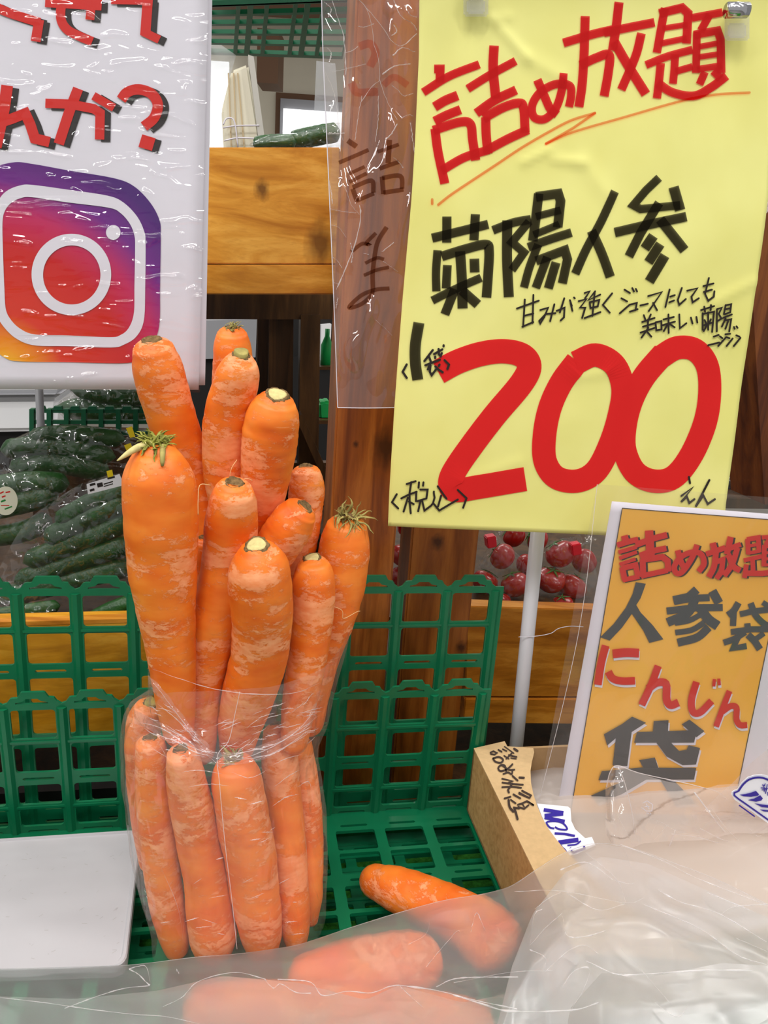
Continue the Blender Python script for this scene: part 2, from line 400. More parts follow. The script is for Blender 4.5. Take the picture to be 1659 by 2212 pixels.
# ------------------------------------------------------------------ setting
bm = bmesh.new(); addbox(bm, (-6, -4, -.1), (6, 7.1, 0)); tag(link('floor', bm, M['store_floor']), 'pale store floor under the stall', 'floor', kind='structure')
bm = bmesh.new(); addbox(bm, (-6, 7.0, 0), (6, 7.1, 4.2)); tag(link('wall_back', bm, M['wall_cream']), 'cream back wall of the store with a small window', 'wall', kind='structure')
def farrect(px0, py0, px1, py1, y, depth, name, mat, parent=None):
    """upright slab on the world plane Y = y"""
    def at(px, py):
        d = ray(px, py); return CAM + d * (y / d.y)
    a, b = at(px0, py0), at(px1, py1)
    bm = bmesh.new(); addbox(bm, (min(a.x, b.x), y, min(a.z, b.z)), (max(a.x, b.x), y + depth, max(a.z, b.z)))
    return link(name, bm, mat, parent)
wroot = empty('window_1', (-0.6, 6.9, 1.9), 'small bright window with a brown frame in the cream wall', 'window'); wroot['kind'] = 'structure'
farrect(596, 199, 800, 330, 6.96, .03, 'window_frame', M['brown_trim'], wroot)
farrect(606, 212, 800, 330, 6.93, .03, 'sash', M['grey_metal'], wroot)
farrect(612, 234, 790, 330, 6.90, .03, 'pane', M['daylight'], wroot)
o = farrect(556, 60, 600, 181, 6.0, .25, 'trim_1', M['brown_trim']); tag(o, 'brown timber hanging down from the roof in front of the cream wall', 'beam', kind='structure')
o = farrect(-300, -240, 900, 40, 6.5, .2, 'trim_2', M['brown_trim']); tag(o, 'brown timber beam high along the cream wall', 'beam', kind='structure')

# ------------------------------------------------------------------ display stand: table, posts, beams
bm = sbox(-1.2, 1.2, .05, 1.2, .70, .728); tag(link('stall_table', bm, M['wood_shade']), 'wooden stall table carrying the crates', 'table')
bm = sbox(-1.1, 1.1, .08, .652, .729, .742); o = link('turf_mat', bm, M['green_turf']); tag(o, 'green artificial turf mat under the crates', 'mat')
bm = sbox(-.44, .06, .655, .675, .729, .80); tag(link('stall_shade_board', bm, M['dark'], None), 'black board added for the shade low behind the crates', 'board')  # dark board put in where only shadow lies behind the crates
def upright(name, mat, pxl, pxr, py, w, dep, z0, z1, label):
    u0 = suw(onw(pxl, py, w))[0]; u1 = suw(onw(pxr, py, w))[0]
    bm = sbox(u0, u1, w, w + dep, z0, z1, .002); return tag(link(name, bm, mat), label, 'post')
upright('wooden_post', M['post_red'], 711, 853, 1190, .665, .06, .729, 2.1, 'reddish wooden post behind the yellow sign, clear film bag hanging before it')
upright('wooden_post', M['post_brown'], 886, 1031, 1190, .69, .05, .729, 1.30, 'brown wooden post with a round knot, below the yellow sign beside the tomatoes')
bm = prism([(1614, 500), (1740, 380), (1760, 1090), (1652, 1090), (1640, 900), (1628, 680)], .70, .06); tag(link('wooden_post', bm, M['post_dark']), 'dark leaning post at the edge beside the yellow sign', 'post')
shelf = empty('wooden_shelf', SHO, 'golden pine shelf with a knotty apron between the white poster and the post', 'shelf')
link('apron_board', prism([(-300, 318), (735, 318), (735, 571), (-300, 569)], .730, .025, .001), M['pine'], shelf)
link('shelf_edge', prism([(-300, 572), (735, 572), (735, 636), (-300, 634)], .728, .03, .001), M['pine_rail'], shelf)
a = onw(735, 600, .76); 
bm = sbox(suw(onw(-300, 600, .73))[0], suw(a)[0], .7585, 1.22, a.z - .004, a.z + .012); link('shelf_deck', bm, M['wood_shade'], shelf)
back = empty('rear_frame', S(-.1, 1.25, 1.0), 'timber frame, darkened in colour for the shade under the pine shelf', 'frame')
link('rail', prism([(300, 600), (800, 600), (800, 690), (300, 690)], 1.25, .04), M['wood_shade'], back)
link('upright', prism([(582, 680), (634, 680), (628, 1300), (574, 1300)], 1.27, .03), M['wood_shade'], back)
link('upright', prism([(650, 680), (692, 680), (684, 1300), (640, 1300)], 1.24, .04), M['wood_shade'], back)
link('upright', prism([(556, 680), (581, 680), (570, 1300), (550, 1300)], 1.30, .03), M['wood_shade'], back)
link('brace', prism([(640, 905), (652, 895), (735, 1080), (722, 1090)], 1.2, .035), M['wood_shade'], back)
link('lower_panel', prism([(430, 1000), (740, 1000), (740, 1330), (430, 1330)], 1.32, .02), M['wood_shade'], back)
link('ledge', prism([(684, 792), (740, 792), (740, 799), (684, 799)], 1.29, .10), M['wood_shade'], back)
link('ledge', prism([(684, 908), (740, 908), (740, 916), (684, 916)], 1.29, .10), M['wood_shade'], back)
# boards in front of the produce
lb = empty('shelf_board', S(-.25, .70, .93), 'golden board front of the cucumber tray seen through the green crate', 'board')
link('board', prism([(-300, 1352), (420, 1333), (420, 1594), (-300, 1594)], .690, .02, .001), M['board_gold'], lb)
bm = bmesh.new(); q = [onw(-300, 1338, .705), onw(420, 1319, .705)]; f = [onw(-300, 1352, .6895), onw(420, 1333, .6895)]
vs = [bm.verts.new(p) for p in (f[0], f[1], q[1], q[0])] ; bm.faces.new(vs); r = bmesh.ops.extrude_face_region(bm, geom=bm.faces[:])
for v in [g for g in r['geom'] if isinstance(g, bmesh.types.BMVert)]: v.co.z -= .004
bmesh.ops.recalc_face_normals(bm, faces=bm.faces); link('top_ledge', bm, M['board_amber'], lb)
rb = empty('shelf_board', S(.3, .72, .93), 'amber two-plank board front below the bagged tomatoes', 'board')
link('plank', prism([(1010, 1309), (1420, 1322), (1420, 1506), (1005, 1505)], .745, .02, .001), M['board_amber'], rb)
link('plank', prism([(1005, 1510), (1420, 1511), (1420, 1566), (1000, 1562)], .743, .02, .001), M['board_amber'], rb)
# produce shelves behind the boards
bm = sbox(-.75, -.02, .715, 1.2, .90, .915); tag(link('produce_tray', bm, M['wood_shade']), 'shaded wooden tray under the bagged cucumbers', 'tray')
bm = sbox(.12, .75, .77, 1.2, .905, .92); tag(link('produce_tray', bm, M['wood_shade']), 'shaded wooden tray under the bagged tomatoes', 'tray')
# pole and string
bm = bmesh.new(); p0, p1 = onw(1098, 1760, .64), onw(1172, 1050, .64); p0 = onw(1096, 1800, .64)
tube(bm, [p0, p0.lerp(p1, .5), p1], [.0068] * 3, 20); bm2 = tag(link('white_pole', bm, M['white_pole'], smooth=True), 'grey white plastic pole rising behind the carton to the yellow sign', 'pole')
bm = bmesh.new(); wire(bm, [onw(x, y, .632) for x, y in ((1120, 1376), (1160, 1374), (1190, 1368), (1206, 1358), (1230, 1353), (1260, 1354))], .00035, 5, 30)
tag(link('string', bm, M['paper_white'], smooth=True), 'thin white string tied round the pole', 'string')

# ------------------------------------------------------------------ crates
PC = .045
OG = Vector((.0993, .6306, FLOOR)); 
def slot(cx, cy, hw, hh):
    return [(cx - hw, cy - hh * .3), (cx - hw + hh, cy - hh), (cx + hw - hh, cy - hh), (cx + hw, cy - hh * .3), (cx + hw, cy + hh * .3), (cx + hw - hh, cy + hh), (cx - hw + hh, cy + hh), (cx - hw, cy + hh * .3)]
def rrect(x0, x1, y0, y1, r=.0028):
    P = []
    for cx, cy, a in ((x1 - r, y1 - r, 0), (x0 + r, y1 - r, 90), (x0 + r, y0 + r, 180), (x1 - r, y0 + r, 270)):
        for k in range(4):
            t = math.radians(a + 30 * k); P.append((cx + r * math.cos(t), cy + r * math.sin(t)))
    return P
def lattice(outline, holes, th, f):
    bm = bmesh.new(); 
    for lp in (outline, *holes):
        vs = [bm.verts.new((x, y, 0)) for x, y in lp]
        for i in range(len(vs)): bm.edges.new((vs[i - 1], vs[i]))
    bmesh.ops.triangle_fill(bm, use_beauty=True, use_dissolve=False, edges=bm.edges[:], normal=(0, 0, 1))
    r = bmesh.ops.extrude_face_region(bm, geom=bm.faces[:])
    for v in [g for g in r['geom'] if isinstance(g, bmesh.types.BMVert)]: v.co.z += th
    for v in bm.verts: v.co = f(v.co)
    bmesh.ops.recalc_face_normals(bm, faces=bm.faces); return bm
K = .0737 / 570
TAB = [(0, 0), (28, 10), (52, 42), (66, 46), (98, 47), (120, 84), (128, 88), (262, 88), (272, 84), (292, 50), (326, 46), (342, 20), (370, 0)]
def crate_wall(i0, i1, vbot, rows, slots, base, parent, tilt, mat, ribdir=1):
    """lattice wall; x along the stall, v up from the rim notches (v = 0)"""
    out = []; holes = []
    for i in range(i0, i1):
        x = (i) * PC; out += [(x + a * PC / 370, b * K) for a, b in TAB[:-1]]
        holes.append([(x + a * PC / 370, b * K) for a, b in ((84, 2), (286, 2), (288, 12), (244, 22), (222, 40), (150, 40), (128, 22), (82, 12))])
        for v1, v0 in rows: holes.append(rrect(x + .0052, x + PC - .0052, v0, v1))
        for v in slots: holes.append(slot(x + PC / 2, v, .0125, .0014))
    out += [(i1 * PC, 0), (i1 * PC + .0075, 0), (i1 * PC + .0075, vbot), (i0 * PC, vbot)]
    c, s = math.cos(tilt), math.sin(tilt)
    f = lambda p: base + SX * p.x + (SZ * c + SD * s) * p.y + (SD * c - SZ * s) * p.z
    bm = lattice(out, holes, .0022, f)
    for i in range(i0, i1 + 1):                # ribs standing proud of the lattice
        x = i * PC
        prof = [(x - .0042, 0), (x - .0016, -.0028), (x + .0016, -.0028), (x + .0042, 0)]
        a = [bm.verts.new(f(Vector((px_, -.0035, pz)))) for px_, pz in prof]; b = [bm.verts.new(f(Vector((px_, vbot, pz)))) for px_, pz in prof]
        for k in range(3): bm.faces.new((a[k], a[k + 1], b[k + 1], b[k]))
        bm.faces.new(a[::-1]); bm.faces.new(b)
    for i in range(i0, i1):                    # rounded bars
        for v in [(rows[0][1] + rows[1][0]) / 2] + ([(rows[2][1] + rows[3][0]) / 2] if len(rows) > 3 else []):
            addbox(bm, (i * PC + .003, v - .0011, -.0012), ((i + 1) * PC - .003, v + .0011, .001), f)
    return link('back_wall', bm, mat, parent)
ROWS = [(-.0056, -.0338), (-.0392, -.0672), (-.0800, -.1005), (-.1052, -.1235)]
SLOTS = [-.0737, -.1290]
def crate_floor(i0, i1, d1, z, parent, mat, ph=0.0, d0=.0, du=.0, dense=False):
    holes = []; out = [(i0 * PC, -d0), (i1 * PC, -d0), (i1 * PC, -d1), (i0 * PC, -d1)]
    for i in range(i0, i1):
        x = i * PC
        n = 0; bar = .0504 + ph - .066
        while bar < d1:
            for a, b in ((bar - .0265, bar - .002), (bar + .002, bar + .0265)):
                if a > d0 + .016 and b < d1 - .004: holes.append(rrect(x + .0048, x + PC - .0048, -b, -a, .002))
            for sl in (bar + .033,):
                if sl > d0 + .01 and sl < d1 - .008: holes.append(slot(x + PC / 2, -sl, .0125, .0014))
            bar += .066
    f = lambda p: Vector((OG.x, OG.y, 0)) + SX * (p.x - 8 * PC + du) + SD * p.y + SZ * (z - p.z)
    bm = lattice(out, holes, .003, f)
    for i in range(i0, i1 + 1):
        x = i * PC; addbox(bm, (x - .0016, -d1, .003), (x + .0016, -d0, .008), f)
    if dense:
        y = .012
        while y < d1: addbox(bm, (i0 * PC, -y - .0016, -.001), (i1 * PC, -y + .0016, .004), f); y += .0165
    bmesh.ops.recalc_face_normals(bm, faces=bm.faces)
    return link('floor_grid', bm, mat, parent)
base0 = Vector((OG.x, OG.y, 0)) - SX * 8 * PC
c1 = empty('plastic_crate', S(0, .45, FLOOR - .01), 'green lattice crate with a low back wall holding the bag of carrots', 'crate')
t1 = -.0606
crate_wall(-3, 8, -.1300, ROWS, SLOTS, base0 + SD * math.sin(t1) * .1299 + SZ * (FLOOR + .1299 * math.cos(t1)), c1, t1, M['green_plastic'])
crate_floor(-3, 16, .33, FLOOR, c1, M['green_plastic'])

c2 = empty('plastic_crate', S(0, .45, FLOOR - .05), 'green lattice crate underneath, its taller back wall standing behind', 'crate')
R2 = Vector((.1082, .6371, 1.2757 - .256)); 
ROWS2 = [(-.0056, -.0338), (-.0392, -.0672), (-.0802, -.1045), (-.1095, -.134), (-.1470, -.172), (-.177, -.203)]
crate_wall(-3, 9, -.262, ROWS2, [-.0737, -.1405, -.2085, -.222], R2 + SD * .012 - SX * 9 * PC, c2, .0, M['green_plastic'])
crate_floor(-3, 16, .33, FLOOR - .026, c2, M['green_plastic'], .030, 0.0, .019, True)

# ------------------------------------------------------------------ carrots
CARROT = {'H': [[-0.1368,0.4438,0.3714,0.0126],[-0.1367,0.4442,0.3648,0.0178],[-0.1364,0.4446,0.3581,0.0208],[-0.136,0.445,0.3514,0.0215],[-0.1358,0.4454,0.3446,0.022],[-0.1357,0.4458,0.3377,0.0221],[-0.1356,0.4462,0.3307,0.0223],[-0.1356,0.4465,0.3236,0.0223],[-0.1356,0.4468,0.3165,0.022],[-0.1356,0.4471,0.3094,0.0217],[-0.1356,0.4474,0.3022,0.0214],[-0.1353,0.4477,0.2949,0.0209],[-0.135,0.448,0.2876,0.0205],[-0.1346,0.4482,0.2802,0.0197],[-0.1341,0.4484,0.2728,0.0187],[-0.1336,0.4486,0.2653,0.0179],[-0.1329,0.4488,0.2578,0.0173],[-0.1323,0.449,0.2502,0.0167],[-0.1316,0.4491,0.2426,0.016],[-0.1311,0.4493,0.2348,0.0154],[-0.1305,0.4494,0.227,0.0148],[-0.13,0.4496,0.2191,0.0142],[-0.1296,0.4499,0.2111,0.0137],[-0.1291,0.4502,0.2029,0.0131],[-0.1287,0.4507,0.1946,0.0123],[-0.1282,0.4512,0.1862,0.0113],[-0.1277,0.4518,0.1776,0.0103]],
 'A': [[-0.1533,0.4936,0.4276,0.0123],[-0.1524,0.4955,0.4207,0.0144],[-0.1514,0.4973,0.4137,0.0161],[-0.1504,0.4991,0.4066,0.0163],[-0.1493,0.5009,0.3994,0.0164],[-0.1478,0.5028,0.3922,0.0163],[-0.1463,0.5047,0.3849,0.0162],[-0.1448,0.5067,0.3775,0.0161],[-0.1431,0.5088,0.3701,0.0161],[-0.1413,0.5111,0.3624,0.0161],[-0.1394,0.5134,0.3548,0.0159],[-0.1375,0.5159,0.3469,0.0157],[-0.1355,0.5181,0.339,0.0156],[-0.1335,0.5199,0.331,0.0154],[-0.1314,0.5213,0.3231,0.0152],[-0.1296,0.5221,0.315,0.0148],[-0.128,0.5225,0.3068,0.0145],[-0.1263,0.522,0.2989,0.014],[-0.1249,0.5208,0.291,0.0128],[-0.1234,0.5195,0.2831,0.0116]],
 'B': [[-0.1083,0.518,0.4378,0.0095],[-0.1083,0.5195,0.4306,0.0122],[-0.1083,0.521,0.4233,0.0129],[-0.1084,0.5225,0.4159,0.0132],[-0.109,0.524,0.4083,0.0133],[-0.1096,0.5256,0.4006,0.0134],[-0.1103,0.5272,0.3928,0.0135],[-0.1109,0.5288,0.385,0.0134],[-0.1116,0.5304,0.377,0.0133],[-0.1122,0.532,0.3688,0.0132],[-0.1129,0.5338,0.3606,0.013],[-0.1136,0.5356,0.3522,0.0127],[-0.1144,0.5377,0.3436,0.0124],[-0.1152,0.5399,0.3349,0.0121],[-0.116,0.5422,0.326,0.0119]],
 'C': [[-0.0966,0.4893,0.4232,0.0096],[-0.0979,0.4913,0.4162,0.0135],[-0.0999,0.4933,0.4092,0.0142],[-0.1021,0.4953,0.402,0.0147],[-0.1044,0.4972,0.3948,0.015],[-0.1059,0.499,0.3874,0.0154],[-0.1075,0.5006,0.3799,0.0157],[-0.1083,0.5021,0.3723,0.0157],[-0.1089,0.5035,0.3646,0.0156],[-0.1093,0.5047,0.3569,0.0155],[-0.1092,0.5057,0.3491,0.0151],[-0.1091,0.5067,0.3413,0.0147],[-0.1086,0.5077,0.3334,0.0141],[-0.1079,0.5088,0.3254,0.0134],[-0.1072,0.5099,0.3173,0.0127],[-0.1066,0.5109,0.3092,0.0116],[-0.1059,0.5118,0.3009,0.0106]],
 'D': [[-0.0726,0.4838,0.4,0.0123],[-0.0742,0.4854,0.3922,0.0165],[-0.0756,0.4871,0.3844,0.0175],[-0.0767,0.4887,0.3763,0.018],[-0.0776,0.4906,0.3681,0.0178],[-0.0786,0.4927,0.3598,0.0174],[-0.0797,0.495,0.3512,0.0167],[-0.0809,0.4975,0.3424,0.0159],[-0.0821,0.5005,0.3333,0.0149],[-0.0834,0.5035,0.324,0.0138],[-0.0847,0.5066,0.3146,0.0126],[-0.0859,0.5096,0.305,0.0112],[-0.0871,0.5126,0.2952,0.0098]],
 'E': [[-0.0577,0.5341,0.3439,0.0099],[-0.057,0.5341,0.3354,0.0126],[-0.0567,0.5341,0.3268,0.013],[-0.0571,0.534,0.3181,0.0129],[-0.0576,0.5339,0.3093,0.0127],[-0.0582,0.5338,0.3005,0.0125],[-0.059,0.5337,0.2916,0.012],[-0.0598,0.5336,0.2826,0.0116],[-0.0608,0.5334,0.2736,0.011],[-0.0618,0.5332,0.2645,0.0103]],
 'F': [[-0.0543,0.4866,0.3284,0.0113],[-0.0591,0.4874,0.3215,0.0145],[-0.063,0.4881,0.314,0.0154],[-0.0674,0.4893,0.3063,0.0153],[-0.0715,0.491,0.2982,0.0149],[-0.0755,0.4932,0.2896,0.0144],[-0.0788,0.4954,0.2806,0.0138],[-0.0818,0.4974,0.2714,0.013],[-0.0847,0.4992,0.2621,0.0122]],
 'G': [[-0.026,0.5302,0.3078,0.0141],[-0.0265,0.53,0.2993,0.0168],[-0.027,0.5298,0.2908,0.0186],[-0.0272,0.5295,0.2821,0.0189],[-0.0275,0.5292,0.2734,0.0189],[-0.0281,0.5289,0.2647,0.0186],[-0.0288,0.5286,0.2559,0.0182],[-0.0301,0.5282,0.2471,0.0177],[-0.0317,0.5278,0.2383,0.0171],[-0.0334,0.5274,0.2295,0.0164],[-0.0354,0.527,0.2207,0.0155],[-0.0374,0.5266,0.2118,0.0146],[-0.0391,0.5261,0.2028,0.0139],[-0.0407,0.5256,0.1937,0.0133],[-0.042,0.525,0.1846,0.0128],[-0.0433,0.5243,0.1754,0.0123],[-0.0443,0.5237,0.1661,0.0118],[-0.045,0.5229,0.1568,0.0113],[-0.0456,0.5221,0.1474,0.0107]],
 'I': [[-0.0939,0.4593,0.348,0.0112],[-0.0946,0.4619,0.3404,0.0147],[-0.0957,0.4645,0.3326,0.0159],[-0.0968,0.4671,0.3248,0.0167],[-0.0976,0.4696,0.3168,0.017],[-0.0983,0.4717,0.3088,0.0172],[-0.0991,0.4732,0.3009,0.0174],[-0.1001,0.4741,0.2931,0.0174],[-0.1009,0.4744,0.2855,0.0175],[-0.1023,0.4744,0.278,0.0174],[-0.1039,0.4741,0.2706,0.0173],[-0.1055,0.4738,0.2632,0.0172],[-0.1072,0.4736,0.2557,0.017],[-0.1088,0.4735,0.248,0.0168],[-0.1104,0.4736,0.2402,0.0164],[-0.112,0.4739,0.2322,0.016],[-0.1136,0.4741,0.2241,0.0156],[-0.1151,0.4744,0.216,0.0152],[-0.1166,0.4746,0.2077,0.0149],[-0.118,0.4747,0.1995,0.0146],[-0.1186,0.4745,0.1913,0.0142],[-0.1188,0.474,0.1832,0.0139],[-0.1189,0.4732,0.1753,0.0135],[-0.1187,0.4722,0.1675,0.0128],[-0.1183,0.4711,0.1596,0.0118],[-0.1179,0.47,0.1518,0.0108]],
 'J': [[-0.0757,0.445,0.3129,0.0125],[-0.075,0.4462,0.3054,0.018],[-0.0747,0.4474,0.2977,0.0192],[-0.0745,0.4489,0.2898,0.0201],[-0.0741,0.4506,0.2816,0.0201],[-0.0738,0.4526,0.2733,0.02],[-0.0737,0.4547,0.2647,0.0197],[-0.074,0.4569,0.2559,0.0194],[-0.0748,0.4591,0.2469,0.0192],[-0.0755,0.4612,0.2379,0.019],[-0.0768,0.4631,0.2288,0.0188],[-0.079,0.465,0.2198,0.0188],[-0.0811,0.4668,0.2106,0.0187],[-0.0833,0.4686,0.2014,0.0185],[-0.0856,0.4702,0.192,0.0176],[-0.0879,0.4718,0.1826,0.0167],[-0.0902,0.4734,0.1731,0.0158],[-0.0915,0.475,0.1632,0.0142],[-0.0928,0.4766,0.1532,0.0126]],
 'K': [[-0.0463,0.4958,0.2887,0.0105],[-0.0453,0.4955,0.2807,0.0142],[-0.045,0.4951,0.2725,0.0147],[-0.0446,0.4947,0.2643,0.0149],[-0.0447,0.4943,0.256,0.0148],[-0.0449,0.4939,0.2477,0.0147],[-0.0453,0.4934,0.2393,0.0145],[-0.0459,0.4928,0.2309,0.0143],[-0.0465,0.4923,0.2225,0.0142],[-0.0474,0.4916,0.214,0.0139],[-0.0484,0.491,0.2056,0.0136],[-0.0494,0.4902,0.1971,0.0134],[-0.0504,0.4894,0.1886,0.0129],[-0.0513,0.4885,0.1801,0.0122],[-0.0521,0.4875,0.1715,0.0116],[-0.0527,0.4865,0.163,0.0108],[-0.0532,0.4853,0.1545,0.0101]],
 'L': [[-0.1202,0.4901,0.301,0.0069],[-0.1206,0.4916,0.2919,0.0095],[-0.1209,0.493,0.2827,0.0097],[-0.1212,0.4942,0.2734,0.0098],[-0.1216,0.4949,0.2642,0.0099],[-0.1222,0.4953,0.255,0.0097],[-0.1227,0.4955,0.2458,0.0095],[-0.1232,0.4957,0.2365,0.0091],[-0.1238,0.4958,0.2272,0.0087],[-0.1243,0.4958,0.2177,0.0083]],
 'M': [[-0.156,0.4783,0.1786,0.0088],[-0.1593,0.4785,0.17,0.0116],[-0.1604,0.4786,0.1609,0.0121],[-0.1612,0.4786,0.1518,0.0124],[-0.1614,0.4786,0.1426,0.0124],[-0.1614,0.4786,0.1333,0.0123],[-0.1614,0.4786,0.1239,0.0122],[-0.1613,0.4786,0.1145,0.012],[-0.161,0.4786,0.105,0.0116],[-0.1607,0.4786,0.0954,0.0113],[-0.1604,0.4785,0.0857,0.0109],[-0.1599,0.4785,0.076,0.0104],[-0.1592,0.4784,0.0662,0.0098],[-0.1585,0.4784,0.0564,0.0091],[-0.1577,0.4783,0.0465,0.0084]],
 'N': [[-0.1464,0.4501,0.1693,0.0094],[-0.1459,0.4497,0.161,0.0108],[-0.1453,0.4492,0.1527,0.0117],[-0.1448,0.4487,0.1442,0.012],[-0.1443,0.4482,0.1358,0.0123],[-0.1438,0.4477,0.1273,0.0124],[-0.1432,0.4472,0.1187,0.0125],[-0.1426,0.4466,0.1101,0.0125],[-0.1418,0.446,0.1015,0.0125],[-0.1408,0.4454,0.0929,0.0126],[-0.1398,0.4447,0.0842,0.0126],[-0.1388,0.444,0.0755,0.0127],[-0.1377,0.4433,0.0669,0.0126],[-0.1365,0.4425,0.0582,0.0125],[-0.1352,0.4416,0.0495,0.0123],[-0.1338,0.4407,0.0409,0.0121],[-0.1319,0.4398,0.0324,0.0115],[-0.1299,0.4388,0.0239,0.0109],[-0.1279,0.4376,0.0155,0.0101],[-0.1258,0.4364,0.0072,0.008]],
 'O': [[-0.1211,0.4341,0.1735,0.0094],[-0.1202,0.4354,0.1644,0.0114],[-0.1194,0.4366,0.1552,0.0126],[-0.1187,0.4376,0.146,0.0132],[-0.1173,0.4387,0.1368,0.0139],[-0.1158,0.4396,0.1276,0.0145],[-0.1147,0.4403,0.1184,0.0147],[-0.1134,0.4406,0.1094,0.0147],[-0.1121,0.4407,0.1005,0.0148],[-0.1105,0.4405,0.0917,0.0148],[-0.1089,0.4402,0.083,0.0148],[-0.1073,0.4399,0.0742,0.0149],[-0.1061,0.4395,0.0653,0.0152],[-0.105,0.439,0.0564,0.0155],[-0.1039,0.4383,0.0476,0.0159],[-0.1027,0.4375,0.0388,0.0162],[-0.1014,0.4367,0.0301,0.0165],[-0.1001,0.4358,0.0213,0.0168],[-0.0994,0.4347,0.0125,0.0139]],
 'P': [[-0.0886,0.4482,0.1579,0.0132],[-0.088,0.4477,0.1497,0.0167],[-0.0866,0.4471,0.1415,0.0172],[-0.0852,0.4466,0.1332,0.0176],[-0.0837,0.4461,0.1249,0.0178],[-0.0823,0.4458,0.1164,0.018],[-0.0807,0.4455,0.1078,0.0181],[-0.0789,0.4452,0.0992,0.0181],[-0.0772,0.4449,0.0905,0.0181],[-0.0756,0.4446,0.0817,0.018],[-0.0745,0.4442,0.0728,0.0177],[-0.0734,0.4437,0.0639,0.0174],[-0.0721,0.4432,0.0549,0.0171],[-0.0705,0.4427,0.046,0.0167],[-0.0688,0.4422,0.0371,0.0163],[-0.0675,0.4415,0.0281,0.0153],[-0.0662,0.4407,0.0192,0.0142],[-0.0655,0.4398,0.0102,0.0113]],
 'Q': [[-0.0678,0.5021,0.1526,0.0107],[-0.0667,0.4994,0.1453,0.0121],[-0.0655,0.4965,0.138,0.0134],[-0.0643,0.4935,0.1308,0.0136],[-0.063,0.4907,0.1236,0.0137],[-0.0617,0.488,0.1163,0.0137],[-0.0603,0.4854,0.109,0.0137],[-0.059,0.4829,0.1017,0.0137],[-0.0575,0.4804,0.0943,0.0136],[-0.0561,0.478,0.0868,0.0135],[-0.0546,0.4756,0.0794,0.0134],[-0.0533,0.4732,0.072,0.0133],[-0.0521,0.4708,0.0645,0.0131],[-0.0508,0.4684,0.057,0.0129],[-0.0496,0.466,0.0496,0.0127],[-0.0484,0.4635,0.0422,0.0126],[-0.0471,0.461,0.0349,0.0124],[-0.0459,0.4584,0.0277,0.0121],[-0.0447,0.4557,0.0206,0.0114],[-0.0434,0.4529,0.0136,0.0103],[-0.0423,0.4499,0.0067,0.0075]],
 'R': [[-0.054,0.5224,0.1285,0.0101],[-0.0522,0.5191,0.1209,0.0107],[-0.0503,0.5158,0.1133,0.0112],[-0.0485,0.5126,0.1057,0.0118],[-0.0469,0.5094,0.098,0.0118],[-0.0452,0.5063,0.0904,0.0118],[-0.0436,0.5033,0.0827,0.0118],[-0.0423,0.5002,0.075,0.0117],[-0.0413,0.4972,0.0672,0.0115],[-0.0402,0.4941,0.0595,0.0113],[-0.0392,0.4911,0.0517,0.0111],[-0.0383,0.4881,0.044,0.0107],[-0.0375,0.4851,0.0363,0.0103],[-0.0367,0.482,0.0287,0.0099],[-0.0359,0.4789,0.0211,0.0095],[-0.0356,0.4758,0.0135,0.0081],[-0.0353,0.4727,0.006,0.0067]]}
plain('stem_dark', lin(118, 94, 62), .9, .1, nz=.5, nscale=400, bump=.8)
plain('stem_pale', lin(206, 192, 132), .8, .1, nz=.15, nscale=300)
plain('leaf_dry', lin(158, 146, 86), .8, .15, nz=.35, nscale=120)
plain('leaf_green', lin(146, 146, 66), .7, .2, nz=.3, nscale=200)
plain('root_hair', lin(236, 196, 140), .7, .2)
